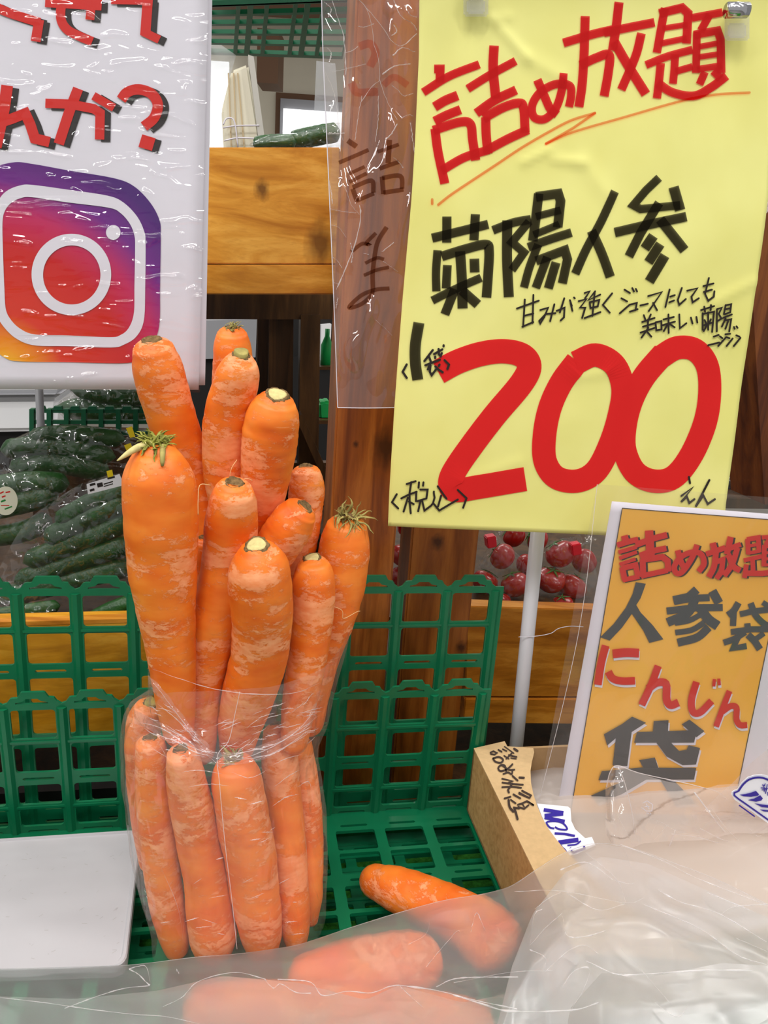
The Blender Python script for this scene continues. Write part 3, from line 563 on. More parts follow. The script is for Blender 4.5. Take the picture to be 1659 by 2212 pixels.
def carrot(key, label, crown='cut', group='carrots stuffed into the clear bag', hairs=(), lean=None, data=None):
    D = data or CARROT[key]
    P = [Vector(d[:3]) + Vector((0, 0, FLOOR)) for d in D]; Rr = [d[3] for d in D]
    n = 46; pc = catmull(P, n); rr = [max(.003, r.x) for r in catmull([Vector((r, 0, 0)) for r in Rr], n)]
    for _ in range(2): rr = [rr[0]] + [(rr[i - 1] + 2 * rr[i] + rr[i + 1]) / 4 for i in range(1, n - 1)] + [rr[-1]]
    ax0 = (pc[0] - pc[3]).normalized(); ax1 = (pc[-1] - pc[-4]).normalized()
    head = rr[6] * .92; sd = random.uniform(0, 99)
    path = list(pc); rad = list(rr)
    # rounded shoulder and the little hollow round the stem
    cap = [(.97, .0), (.86, .22), (.70, .36), (.52, .43), (.36, .43), (.22, .34), (.05, .30)]
    r0 = rad[0]; h0 = head * .62
    pre = [(path[0] + ax0 * (h0 * b), max(.0008, r0 * a)) for a, b in cap][::-1]
    e = rad[-1] * (.5 if key in ('N', 'O', 'P', 'Q', 'R') else 1); post = [(path[-1] + ax1 * (e * b), max(.0005, rad[-1] * a)) for a, b in ((.94, .3), (.78, .62), (.55, .85), (.3, .97), (.06, 1.02))]
    path = [p for p, _ in pre] + path + [p for p, _ in post]; rad = [r for _, r in pre] + rad + [r for _, r in post]
    m0 = len(pre)
    def wob(i, a):
        s = i * .35; return .028 * mnoise.noise(Vector((math.cos(a) * .8 + sd, math.sin(a) * .8, s))) + .022 * mnoise.noise(Vector((sd * 3, s * 2.6, .5))) * (1 if m0 < i < m0 + n else .3)
    bm = bmesh.new(); tube(bm, path, rad, 36, True, wob); bmesh.ops.recalc_face_normals(bm, faces=bm.faces)
    o = link('carrot', bm, M['carrot'], smooth=True); o.color = (1, 1, 1, dict(H=.06, A=.0, B=.12, C=.40, D=.26, E=.36, F=.2, G=.28, I=.42, J=.28, K=.36, loose=.06, second=.1, third=.1).get(key, .2)); tag(o, label, 'carrot', group)
    sz = r0; ax = (ax0 - cF * (.38 if crown == 'cut' else .2)).normalized(); top = path[0] - cF * (sz * (.16 if crown == 'cut' else .05))
    s1 = ax.orthogonal().normalized(); s2 = ax.cross(s1)
    rng = random.Random(hash(key) % 1000 if False else sum(map(ord, key)))
    if crown in ('cut', 'dark', 'knob'):
        b = bmesh.new(); rs = .60 if crown != 'dark' else .52
        prof = [(rs * 1.05, -.06), (rs * 1.0, .10), (rs * .82, .16), (rs * .70, .11)]
        rings = []
        for a, hgt in prof:
            rings.append([b.verts.new(top + ax * (hgt * sz) + (s1 * math.cos(t) + s2 * math.sin(t)) * (a * sz * (1 + .06 * math.sin(3 * t + sd) + .05 * math.sin(7 * t) + .04 * math.sin(13 * t + sd)))) for t in [2 * math.pi * k / 28 for k in range(28)]])
        for i in range(3):
            for k in range(28): b.faces.new((rings[i][k], rings[i][(k + 1) % 28], rings[i + 1][(k + 1) % 28], rings[i + 1][k]))
        b.faces.new(rings[3]); bmesh.ops.recalc_face_normals(b, faces=b.faces); link('stem_scar', b, M['stem_dark'], o, smooth=True)
        if crown != 'dark':
            b = bmesh.new(); hh = .17 if crown == 'cut' else .42
            rings = [[b.verts.new(top + ax * (hgt * sz) + (s1 * math.cos(t) + s2 * math.sin(t)) * (a * sz * (1 + .08 * math.sin(3 * t + sd)))) for t in [2 * math.pi * k / 20 for k in range(20)]] for a, hgt in ((.47, .05), (.47, hh - .03), (.38, hh), (.15, hh + .005))]
            for i in range(3):
                for k in range(20): b.faces.new((rings[i][k], rings[i][(k + 1) % 20], rings[i + 1][(k + 1) % 20], rings[i + 1][k]))
            b.faces.new(rings[3]); bmesh.ops.recalc_face_normals(b, faces=b.faces); link('stem_core', b, M['stem_pale' if crown == 'cut' else 'leaf_dry'], o, smooth=True)
    else:
        b = bmesh.new(); green = crown == 'green'
        def blade(p0, d, L, wd, droop):
            side = d.cross(ax).normalized() if d.cross(ax).length > .05 else s1
            pts = []; p = p0.copy(); dd = d.normalized()
            for k in range(7):
                pts.append((p.copy(), wd * (1 - (k / 6.5)) ** .6)); p += dd * L / 6; dd = (dd + Vector((rng.uniform(-.6, .6), rng.uniform(-.6, .6), -droop + rng.uniform(-.4, .3)))).normalized()
            up = side.cross(d).normalized(); prev = None
            for q, wv in pts:
                cur = [b.verts.new(q - side * wv / 2), b.verts.new(q + up * wv * .3), b.verts.new(q + side * wv / 2), b.verts.new(q - up * wv * .15)]
                if prev:
                    for k in range(4): b.faces.new((prev[k], prev[(k + 1) % 4], cur[(k + 1) % 4], cur[k]))
                else: b.faces.new(cur)
                prev = cur
        nb = {'green': 90, 'tuft': 26, 'leaf': 40}[crown]
        for k in range(nb):
            t = rng.uniform(0, 6.28); rad_ = sz * rng.uniform(.05, .5)
            p0 = top + (s1 * math.cos(t) + s2 * math.sin(t)) * rad_ - ax * .05 * sz
            spread = {'green': .7, 'tuft': .9, 'leaf': 1.3}[crown]
            d = ax + (s1 * math.cos(t) + s2 * math.sin(t)) * rng.uniform(.2, 1) * spread
            if crown == 'leaf': d = d + SX * .35 - SD * .25
            blade(p0, d, sz * rng.uniform(.45, .85) * {'green': 1.2, 'tuft': 1.0, 'leaf': 1.75}[crown], sz * rng.uniform(.16, .36) * (1.0 if green else .85), {'green': .22, 'tuft': .15, 'leaf': .26}[crown])
        bmesh.ops.recalc_face_normals(b, faces=b.faces); link('withered_leaves', b, M['leaf_green' if green else 'leaf_dry'], o, smooth=True)
        b = bmesh.new(); tube(b, [top - ax * .1 * sz, top + ax * .1 * sz, top + ax * .2 * sz], [sz * .44, sz * .42, sz * .3], 18, True, lambda i, a: .12 * math.sin(7 * a)); link('stem_scar', b, M['stem_dark'], o, smooth=True)
        if green:
            b = bmesh.new(); q = top + ax * .1 * sz
            tube(b, catmull([q, q - SX * .010 - SD * .006 + SZ * -.002, q - SX * .020 - SD * .013 - SZ * .008], 10), [.0022, .0023, .0024, .0024, .0023, .0021, .0018, .0015, .001, .0004], 8); link('leaf_stalk', b, M['stem_pale'], o, smooth=True)
            b = bmesh.new(); tube(b, catmull([q + SX * .004, q + SX * .005 - SD * .011 - SZ * .003, q + SX * .005 - SD * .015 - SZ * .010], 8), [.0016, .0016, .0017, .0017, .0016, .0015, .0013, .0008], 8); link('leaf_stalk', b, M['leaf_dry'], o, smooth=True)
    for pts in hairs:
        b = bmesh.new(); wire(b, [onw(x, y, w) for x, y, w in pts], .00022, 5, 24); link('root_hair', b, M['root_hair'], o, smooth=True)
    return o
carrot('H', 'thickest carrot, smooth and bright, with a green leaf stub, at the front of the bunch', 'green')
carrot('A', 'smooth carrot leaning in front of the white poster', 'dark')
carrot('B', 'tallest carrot at the back with a small withered tuft', 'tuft')
carrot('C', 'double-bulged carrot with a scuffed body just below the tallest one', 'knob')
carrot('D', 'carrot with a broad pale stem scar and a scab on its shoulder', 'cut', hairs=[[(512, 993, .49), (500, 1012, .487), (498, 1032, .487), (515, 1036, .487), (535, 1034, .487), (545, 1038, .487)]])
carrot('E', 'blunt carrot with a purple-tinged shoulder at the back beside the post', 'dark')
carrot('F', 'short carrot tilted sideways with a dark stem hollow in mid bunch', 'dark')
carrot('G', 'carrot crowned with dry brown leaves at the outer edge beside the post', 'leaf', hairs=[[(705, 1305, .50), (738, 1318, .502), (742, 1336, .502), (770, 1322, .505), (778, 1320, .505)]])
carrot('I', 'scuffed carrot with a flat dark stem top between the thickest one and the front one', 'dark', hairs=[[(455, 1048, .455), (432, 1048, .452), (428, 1080, .45), (428, 1112, .45)]])
carrot('J', 'front carrot with a large round pale stem scar, bending down into the bag', 'cut')
carrot('K', 'slim carrot with a small ringed stem scar beside the front one', 'cut')
carrot('L', 'thin carrot mostly hidden behind the thickest one', 'dark')
carrot('M', 'carrot with a pale stem stub poking at the bag rim, lower row', 'knob')
carrot('N', 'outermost lower carrot behind creased film next to the white lid', 'dark')
carrot('O', 'lower carrot standing upright second from the white lid', 'dark')
carrot('P', 'lower carrot with a dark hairy top under the film knot', 'tuft')
carrot('Q', 'lower carrot next to the open crate floor', 'dark')
carrot('R', 'dull lower carrot at the rear corner of the bag', 'dark')
# loose carrots on the crate floor
def lay(pts, r): return [[*(onz(x, y, FLOOR + r * rr * .98 + .001 + lift) - Vector((0, 0, FLOOR))), r * rr] for x, y, rr, lift in pts]
carrot('loose', 'loose carrot lying on the crate floor with its smooth tip uncovered', 'dark', 'loose carrots under the frosted bag', data=lay([(1086, 2062, .95, .0), (1070, 2044, 1.06, 0), (1030, 2008, 1.02, 0), (968, 1970, .92, 0), (900, 1938, .84, 0), (850, 1918, .76, 0), (812, 1904, .62, 0)], .0215))
carrot('second', 'carrot under the frosted bag right before the carrot bunch', 'dark', 'loose carrots under the frosted bag', data=lay([(925, 2082, .8, 0), (890, 2085, .96, 0), (820, 2092, .95, 0), (740, 2104, .86, 0), (670, 2118, .7, 0)], .021))
carrot('third', 'big blurred carrot under the frosted bag at the near edge', 'dark', 'loose carrots under the frosted bag', data=lay([(1040, 2245, .8, 0), (980, 2238, 1.0, 0), (860, 2228, 1.05, 0), (700, 2215, 1.0, 0), (560, 2200, .9, 0), (450, 2195, .7, 0)], .022))

# ------------------------------------------------------------------ clear bag round the carrots
film('bag_film', .07, .06, 70, .8, (1, 1, 1), 1.3, (1, 1, .45), (.95, .88, .86), bdist=.005)
film('bag_fold', .10, .10, 120, .9, (1, .98, .98), 1.6, (.4, .4, 2.5), (.95, .88, .88), bdist=.004)
film('crease_highlight', .55, .12, 90, .4, (1, 1, 1), 2.0, (1, 1, 1), (.97, .93, .95))  # whitened film, paints the highlights that creases and edges catch
balls = [(suw(Vector(d[:3]) + SZ * FLOOR), d[3]) for D in CARROT.values() for d in D]
def hull(z, marg=.0022, n=64, band=.012):
    pts = [(u, w, math.sqrt(max(r * r * .6, r * r - (z - zz) ** 2))) for (u, w, zz), r in balls if abs(zz - z) < max(r, band)]
    if not pts: return None
    th = [2 * math.pi * k / n for k in range(n)]
    h = [max(u * math.cos(t) + w * math.sin(t) + r for u, w, r in pts) + marg for t in th]
    for _ in range(2): h = [(h[i - 1] + 2 * h[i] + h[(i + 1) % n]) / 4 for i in range(n)]
    h = [v + .0012 for v in h]; out = []; dt = 2 * math.pi / n
    for i, t in enumerate(th):
        hp = (h[(i + 1) % n] - h[i - 1]) / (2 * dt)
        out.append((h[i] * math.cos(t) - hp * math.sin(t), h[i] * math.sin(t) + hp * math.cos(t)))
    return out
NZ = 34; n = 64; layers = []
for k in range(NZ):
    z = FLOOR + .006 + k * .0066; layers.append((z, hull(min(max(z, FLOOR + .02), FLOOR + .21))))
for _ in range(2):
    layers = [(z, L) if i in (0, NZ - 1) else (z, [tuple((layers[i - 1][1][j][c] + 2 * L[j][c] + layers[i + 1][1][j][c]) / 4 for c in (0, 1)) for j in range(n)]) for i, (z, L) in enumerate(layers)]
bag = empty('clear_bag', S(.0, .48, FLOOR + .002), 'clear plastic bag gathered round the lower half of the carrot bunch', 'bag')
bm = bmesh.new(); rows = []
for i, (z, L) in enumerate(layers):
    row = []
    for j in range(n + 1):
        u, w = L[j % n]; t = 2 * math.pi * (j % n) / n
        q = Vector((u * 30, w * 30, z * 26)); c = .0010 * mnoise.noise(q) + .0007 * mnoise.noise(q * 2.3)
        k = i / (NZ - 1); zz = z
        if k > .72: zz += (k - .72) / .28 * (.012 * math.sin(2 * t + 2.4) + .010 * math.sin(3 * t + .6) - .004)
        row.append(S(u + math.cos(t) * c, w + math.sin(t) * c, zz))
    rows.append(row)
quadgrid(bm, rows); bmesh.ops.remove_doubles(bm, verts=bm.verts, dist=1e-5); bmesh.ops.recalc_face_normals(bm, faces=bm.faces)
link('film_wall', bm, M['bag_film'], bag, smooth=True)
# pinched, puckered waist of the film and the mouth hem
def on_bag(px, py, off=.0008):
    d = ray(px, py); best = None
    for it in range(240):
        w = .425 + it * .0006; p = CAM + d * (w / d.dot(SD)); u, ww, z = suw(p)
        L = layers[min(NZ - 1, max(0, int(round((z - layers[0][0]) / .0066))))][1]
        inside = False; j = n - 1
        for i in range(n):
            if (L[i][1] > ww) != (L[j][1] > ww) and u < (L[j][0] - L[i][0]) * (ww - L[i][1]) / (L[j][1] - L[i][1]) + L[i][0]: inside = not inside
            j = i
        if inside: return p - d.normalized() * (off + .0006)
    return onw(px, py, .47)
for pts, half in (([(290, 1548), (340, 1572), (390, 1602), (440, 1630), (490, 1640), (550, 1630), (610, 1606), (655, 1574), (684, 1534)], 15),
                  ([(320, 1470), (350, 1500), (385, 1545), (420, 1590), (452, 1622)], 13)):
    b = bmesh.new(); C = [Vector((p.x, p.y)) for p in catmull([Vector((x, y, 0)) for x, y in pts], 40)]
    rws = []
    for s in (-1, -.6, -.2, .2, .6, 1):
        rws.append([on_bag(p.x, p.y + s * half * (1 + .5 * mnoise.noise(Vector((i * .25, s, half)))), .0010 + .0014 * (1 - s * s) + .0012 * mnoise.noise(Vector((i * .4, s * 3, 3)))) for i, p in enumerate(C)])
    quadgrid(b, rws); link('film_pleat', b, M['bag_fold'], bag, smooth=True)
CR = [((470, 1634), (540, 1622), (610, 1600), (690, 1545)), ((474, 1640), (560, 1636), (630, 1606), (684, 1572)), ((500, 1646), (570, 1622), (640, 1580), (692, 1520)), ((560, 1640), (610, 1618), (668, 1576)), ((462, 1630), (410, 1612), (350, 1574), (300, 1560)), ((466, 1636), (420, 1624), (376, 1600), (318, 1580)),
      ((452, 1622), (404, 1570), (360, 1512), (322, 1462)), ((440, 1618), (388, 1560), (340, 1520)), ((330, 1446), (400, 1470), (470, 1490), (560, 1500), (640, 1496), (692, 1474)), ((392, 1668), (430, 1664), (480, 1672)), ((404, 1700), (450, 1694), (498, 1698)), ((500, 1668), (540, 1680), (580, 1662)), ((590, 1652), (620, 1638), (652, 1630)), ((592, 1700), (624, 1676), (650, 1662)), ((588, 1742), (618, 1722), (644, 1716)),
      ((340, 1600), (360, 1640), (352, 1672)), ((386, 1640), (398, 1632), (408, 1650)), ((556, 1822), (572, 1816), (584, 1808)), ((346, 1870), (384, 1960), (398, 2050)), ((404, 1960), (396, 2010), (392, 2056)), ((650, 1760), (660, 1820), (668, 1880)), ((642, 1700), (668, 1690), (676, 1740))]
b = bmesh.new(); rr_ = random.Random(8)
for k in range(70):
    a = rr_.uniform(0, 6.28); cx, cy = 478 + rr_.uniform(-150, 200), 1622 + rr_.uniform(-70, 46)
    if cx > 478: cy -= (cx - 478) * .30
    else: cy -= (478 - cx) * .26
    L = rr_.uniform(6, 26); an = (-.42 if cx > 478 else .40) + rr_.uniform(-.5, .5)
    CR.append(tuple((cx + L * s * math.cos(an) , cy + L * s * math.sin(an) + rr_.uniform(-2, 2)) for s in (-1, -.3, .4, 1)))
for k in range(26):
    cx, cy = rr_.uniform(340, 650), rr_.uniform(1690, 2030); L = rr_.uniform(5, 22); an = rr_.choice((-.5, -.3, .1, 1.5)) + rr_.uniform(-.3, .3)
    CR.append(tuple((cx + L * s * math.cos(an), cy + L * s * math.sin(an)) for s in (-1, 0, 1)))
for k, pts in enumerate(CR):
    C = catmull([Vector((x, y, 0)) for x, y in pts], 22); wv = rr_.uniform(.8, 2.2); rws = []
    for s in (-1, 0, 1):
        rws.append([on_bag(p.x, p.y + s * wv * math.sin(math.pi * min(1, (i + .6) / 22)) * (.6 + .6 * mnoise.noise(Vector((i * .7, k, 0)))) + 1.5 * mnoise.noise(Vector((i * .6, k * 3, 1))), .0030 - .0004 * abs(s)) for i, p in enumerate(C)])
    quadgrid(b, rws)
link('crease_highlights', b, M['crease_highlight'], bag, smooth=True)  # raised creases, their highlights painted in as white film
b = bmesh.new(); wire(b, [on_bag(x, y, .0012) for x, y in ((518, 1494), (508, 1540), (494, 1600), (470, 1632), (474, 1690), (480, 1760), (488, 1840), (498, 1920), (506, 1990), (512, 2050))], .00022, 5, 50)
link('seam', b, M['crease_highlight'], bag, smooth=True)

# ------------------------------------------------------------------ yellow price sign
g = G('paper_yellow'); g.bsdf(lin(236, 231, 140), .65, .25); v = g.coord()
g.l(g.ramp(g.noise(v, 9, 3), [(.35, lin(232, 226, 132)), (.65, lin(240, 236, 148))]), g.b.inputs['Base Color']); g.bump(g.noise(v, 16, 4, .6, .6, 'RIDGED_MULTIFRACTAL'), .12, .004); M['paper_yellow'] = g.m
ink('ink_red', (.93, .20, .34), lin(214, 44, 44), .6); ink('ink_brush', (.955, .235, .33), lin(228, 46, 46), .86); ink('ink_black', (.27, .26, .29), lin(46, 42, 30), .35); ink('ink_thin_red', (.95, .5, .42))
plain('ink_solid', lin(40, 32, 28), .5, .3)
Y = Sheet(.575, .0026, 3)
for a_, b_, wd_, ht_ in (((1062, 42), (1140, 128), .006, .0016), ((1062, 42), (1100, 36), .005, .001), ((1140, 128), (1215, 168), .010, .001), ((1128, 352), (1190, 322), .005, .0013), ((1192, 344), (1260, 352), .006, .0012), ((1260, 352), (1310, 420), .012, .001), ((1540, 655), (1650, 600), .008, .0012), ((1240, 815), (1330, 800), .008, .0008), ((1000, 1040), (1120, 1000), .010, .0008)):
    Y.creases.append((onw(*a_, .575), onw(*b_, .575), wd_, ht_))
sign = empty('price_sign', onw(1200, 1140, .575), 'large yellow handwritten price sign with a big red 200, clipped before the post', 'sign')
def edge_grid(sh, L, Rr, nv=120, nu=90):
    def at(P, t):
        y0, y1 = P[0][1], P[-1][1]; y = y0 + (y1 - y0) * t
        for a, b in zip(P, P[1:]):
            if y <= b[1]: k = (y - a[1]) / (b[1] - a[1]); return (a[0] + (b[0] - a[0]) * k, y)
        return P[-1]
    bm = bmesh.new()
    quadgrid(bm, [[sh.at(*[a + (b - a) * i / nu for a, b in zip(at(L, j / nv), at(Rr, j / nv))]) for i in range(nu + 1)] for j in range(nv + 1)]); return flipto(bm)
thicken(link('paper', edge_grid(Y, [(906, -22), (905, 120), (897, 300), (888, 440), (870, 650), (852, 880), (841, 1060), (838, 1136)],
    [(1688, -22), (1674, 200), (1660, 430), (1640, 580), (1618, 740), (1600, 860), (1566, 1090), (1561, 1168)]), M['paper_yellow'], sign, smooth=True), .0005)
z1 = zoom(880, 0, 2.1297); z2 = zoom(840, 380, 2.0256); z3 = zoom(820, 720, 1.977); z6 = zoom(1100, 560, 2.9678); z7 = zoom(820, 1020, 6.9125); z8 = zoom(860, 690, 11.85)
RED = [([(122, 318), (150, 318), (148, 378)], 40), ([(72, 425), (190, 352), (328, 298)], 38, 1), ([(124, 492), (175, 462), (230, 440)], 44, 1), ([(124, 558), (180, 530), (243, 505)], 42, 1), ([(126, 592), (140, 700), (170, 845)], 42, 1),
 ([(118, 600), (240, 562), (288, 572), (298, 640), (312, 738)], 42, 1), ([(155, 785), (260, 725), (372, 690)], 40, 1),
 ([(275, 410), (380, 345), (496, 282)], 38, 1), ([(396, 212), (392, 320), (404, 452)], 44, 1), ([(315, 522), (400, 462), (498, 415)], 42, 1), ([(358, 540), (360, 620), (368, 708)], 42, 1), ([(348, 545), (440, 495), (512, 475), (532, 500), (538, 610)], 42, 1), ([(366, 690), (460, 640), (552, 598)], 42, 1),
 ([(596, 368), (628, 440), (655, 500), (688, 528)], 40, 1), ([(716, 338), (708, 420), (680, 500), (630, 548), (580, 540), (572, 485), (610, 425), (680, 388), (745, 395), (752, 440), (742, 492)], 38, 1),
 ([(818, 74), (815, 160), (812, 250), (803, 390), (788, 492)], 42, 1), ([(716, 198), (850, 158), (945, 135)], 40, 1), ([(795, 300), (870, 265), (928, 252), (925, 330), (905, 442)], 42, 1),
 ([(976, 8), (962, 120), (944, 232)], 42, 1), ([(905, 150), (1020, 125), (1138, 102)], 40, 1), ([(1078, 152), (1050, 260), (985, 412)], 40, 1), ([(952, 190), (1010, 290), (1098, 432)], 44, 1),
 ([(1186, 36), (1168, 130), (1148, 242)], 38, 1), ([(1160, 60), (1265, 35), (1292, 60), (1284, 200)], 40), ([(1175, 130), (1290, 112)], 26), ([(1165, 200), (1285, 175)], 28),
 ([(1098, 298), (1200, 258), (1312, 228)], 36, 1), ([(1232, 250), (1228, 320), (1222, 385)], 36), ([(1235, 328), (1312, 306)], 32), ([(1166, 290), (1158, 370), (1148, 452)], 38), ([(1150, 380), (1220, 425), (1320, 440), (1400, 400), (1470, 348)], 40, 1),
 ([(1308, 82), (1452, 55)], 36), ([(1392, 66), (1350, 140)], 36), ([(1332, 145), (1328, 335)], 36), ([(1318, 160), (1428, 140), (1442, 180), (1446, 335)], 38), ([(1340, 215), (1430, 198)], 26), ([(1340, 262), (1432, 248)], 26), ([(1335, 318), (1448, 300)], 30), ([(1370, 330), (1345, 388)], 36), ([(1408, 325), (1442, 358)], 36)]
link('red_heading', flipto(strokes(Y, RED, z1, 2.1297)), M['ink_red'], sign)
TH = [([(140, 942), (200, 895), (300, 828), (400, 762), (520, 682), (640, 612), (750, 555), (862, 520)], 12, 1), ([(862, 520), (760, 590), (634, 662)], 12), ([(634, 662), (760, 608), (1000, 538), (1200, 480), (1320, 450), (1440, 432), (1576, 425)], 11, 1), ([(112, 918), (112, 938)], 12)]
link('red_underline', flipto(strokes(Y, TH, z1, 2.1297, cap=True, base=.0007)), M['ink_thin_red'], sign)
BLK = [([(188, 272), (300, 245), (432, 212)], 40, 1), ([(252, 178), (252, 292)], 40), ([(376, 168), (370, 282)], 40), ([(212, 325), (206, 420), (208, 505)], 36, 1), ([(230, 352), (340, 318), (422, 300), (436, 330), (432, 430), (425, 532)], 42, 1), ([(310, 330), (318, 450), (322, 580)], 44, 1), ([(255, 390), (250, 492)], 38), ([(372, 362), (374, 422)], 42), ([(190, 545), (300, 490), (402, 445)], 36, 1), ([(288, 495), (245, 606)], 40), ([(318, 500), (388, 562)], 42),
 ([(452, 238), (540, 205), (618, 190)], 38, 1), ([(610, 200), (535, 290), (588, 335), (535, 412)], 36), ([(515, 195), (514, 360), (522, 530)], 44, 1), ([(652, 78), (640, 180), (626, 285)], 42, 1), ([(640, 92), (738, 78), (748, 110), (735, 225)], 42), ([(640, 178), (748, 150)], 32), ([(630, 258), (742, 212)], 32), ([(606, 312), (700, 278), (795, 248)], 38, 1), ([(640, 372), (766, 325), (778, 365), (756, 470)], 40), ([(650, 300), (612, 400), (588, 488)], 36, 1), ([(690, 355), (640, 490)], 38), ([(728, 378), (695, 492)], 40),
 ([(986, 68), (930, 190), (860, 320), (812, 428)], 38, 1), ([(882, 240), (928, 340), (966, 442)], 42, 1),
 ([(1182, 8), (1125, 62), (1068, 128), (1100, 145), (1275, 128)], 36), ([(1246, 48), (1275, 150)], 46), ([(985, 248), (1140, 212), (1302, 178)], 42, 1), ([(1182, 118), (1100, 250), (1048, 352)], 40), ([(1186, 190), (1292, 325)], 44), ([(1156, 262), (1118, 318)], 44), ([(1186, 298), (1134, 378)], 42), ([(1206, 348), (1138, 462)], 44), ([(132, 642), (116, 740), (116, 820), (126, 892)], 48, 1)]
link('black_heading', flipto(strokes(Y, BLK, z2, 2.0256)), M['ink_black'], sign)
BR = [([(250, 165), (330, 122), (430, 88), (530, 76), (610, 95), (638, 145), (600, 220), (490, 350), (390, 480), (318, 585), (300, 640), (325, 668), (420, 655), (622, 622)], 104, 1),
 ([(842, 118), (775, 210), (725, 320), (702, 440), (706, 545), (755, 615), (845, 630), (925, 585), (985, 470), (1025, 340), (1038, 230), (1002, 135), (920, 92), (835, 125)], 100, 1),
 ([(1215, 85), (1130, 185), (1075, 290), (1047, 400), (1046, 500), (1090, 592), (1170, 630), (1255, 612), (1330, 520), (1390, 380), (1412, 250), (1402, 140), (1350, 72), (1272, 62), (1195, 105)], 100, 1)]
link('red_price', flipto(strokes(Y, BR, z3, 1.977)), M['ink_brush'], sign)
SM = [[(45, 315), (185, 265)], [(95, 258), (85, 432)], [(150, 228), (145, 408)], [(90, 362), (150, 347)], [(80, 432), (150, 402)], [(195, 325), (245, 310), (220, 370), (195, 412), (188, 395), (230, 350), (292, 345)], [(285, 288), (258, 396)],
 [(300, 330), (350, 310), (346, 372), (325, 392)], [(348, 250), (320, 340)], [(388, 280), (400, 330)], [(410, 245), (415, 250)], [(384, 262), (396, 298)],
 [(478, 216), (510, 205), (480, 250)], [(440, 268), (490, 255), (448, 310), (482, 310), (462, 376)], [(545, 205), (500, 262), (578, 226)], [(510, 275), (572, 260), (562, 302), (515, 312), (510, 275)], [(542, 212), (528, 362)], [(478, 376), (580, 338)], [(655, 218), (595, 292), (640, 342)],
 [(735, 195), (770, 216)], [(785, 185), (796, 206)], [(808, 190), (816, 206)], [(715, 250), (752, 270)], [(705, 346), (770, 290)], [(772, 290), (815, 280), (806, 326)], [(770, 336), (820, 320)], [(838, 296), (886, 285)], [(888, 236), (976, 210), (892, 332)], [(920, 280), (946, 326)],
 [(1026, 194), (1000, 306)], [(1030, 240), (1060, 230)], [(1025, 276), (1056, 264)], [(1105, 184), (1080, 262), (1090, 292), (1132, 255)], [(1140, 202), (1206, 186), (1168, 240), (1176, 276), (1216, 250)], [(1280, 120), (1256, 222), (1275, 266), (1310, 240), (1316, 205)], [(1245, 172), (1310, 155)], [(1248, 210), (1300, 195)],
 [(860, 358), (870, 386)], [(905, 354), (890, 390)], [(850, 402), (930, 376)], [(855, 432), (930, 410)], [(888, 386), (886, 450)], [(840, 470), (930, 440)], [(890, 440), (846, 502)], [(880, 462), (910, 496)], [(936, 405), (942, 456), (976, 450), (974, 396), (936, 405)], [(988, 386), (1055, 370)], [(984, 422), (1062, 400)], [(1020, 354), (1022, 472)], [(1018, 412), (990, 460)], [(1024, 412), (1060, 436)],
 [(1090, 354), (1094, 442), (1136, 410)], [(1165, 374), (1175, 412)], [(1200, 370), (1206, 406)], [(1230, 326), (1310, 300)], [(1250, 304), (1255, 336)], [(1290, 294), (1290, 326)], [(1240, 346), (1240, 452)], [(1245, 350), (1312, 336), (1300, 466)], [(1275, 340), (1275, 452)], [(1252, 390), (1262, 410)], [(1292, 385), (1284, 405)], [(1250, 422), (1302, 406)], [(1268, 420), (1246, 460)],
 [(1330, 320), (1330, 462)], [(1332, 320), (1362, 310), (1342, 350), (1360, 380), (1335, 396)], [(1386, 294), (1375, 352)], [(1385, 296), (1422, 288), (1416, 340), (1380, 352)], [(1380, 322), (1416, 314)], [(1370, 376), (1426, 354)], [(1385, 392), (1422, 384), (1410, 462)], [(1386, 380), (1362, 432)], [(1402, 398), (1385, 446)], [(1440, 434), (1444, 446)], [(1456, 430), (1463, 440)],
 [(1310, 496), (1342, 485)], [(1275, 551), (1346, 534)], [(1350, 494), (1366, 506)], [(1340, 556), (1386, 504)], [(1385, 481), (1416, 478)], [(1390, 500), (1412, 506)], [(1394, 556), (1432, 508)], [(1455, 488), (1476, 496)], [(1440, 556), (1482, 504)]]
bm = strokes(Y, [(p, 12) for p in SM], z6, 2.9678, cap=True, base=.0008)
def more(bm, items, z, k, base):
    for i, (p, w) in enumerate(items): ribbon(bm, Y, z(p), w / k, base + .000006 * i, False, True)
more(bm, [(p, 30) for p in ([(250, 320), (180, 440), (272, 532)], [(398, 168), (530, 125)], [(465, 140), (440, 300), (442, 440), (458, 602)], [(318, 382), (420, 330), (545, 282)], [(415, 372), (352, 578)], [(430, 430), (502, 466)], [(580, 142), (573, 222)], [(646, 142), (640, 192)], [(540, 290), (535, 420), (560, 422)], [(600, 250), (708, 250), (690, 382), (560, 422)], [(600, 430), (568, 572)], [(628, 420), (662, 562), (760, 490), (792, 450)], [(802, 280), (800, 292)], [(800, 300), (812, 370), (790, 450), (882, 562), (1160, 400)], [(910, 340), (864, 502)], [(858, 200), (990, 386)], [(1158, 256), (1290, 380), (1240, 522)])], z7, 6.9125, .0012)
more(bm, [(p, 58) for p in ([(215, 1150), (112, 1340), (215, 1492)], [(882, 783), (668, 1062)], [(790, 960), (832, 1080)], [(915, 885), (1125, 765)], [(1030, 755), (1038, 890), (1080, 935), (1112, 860)], [(1160, 660), (1157, 688)], [(945, 950), (940, 988)], [(690, 1170), (1060, 1028)], [(832, 1090), (752, 1275)], [(820, 1180), (800, 1330), (850, 1422), (970, 1262)], [(945, 1198), (1030, 1285), (1130, 1345)], [(1050, 1150), (1030, 1188)], [(1180, 1040), (1292, 1150), (1250, 1262)])], z8, 11.85, .0012)
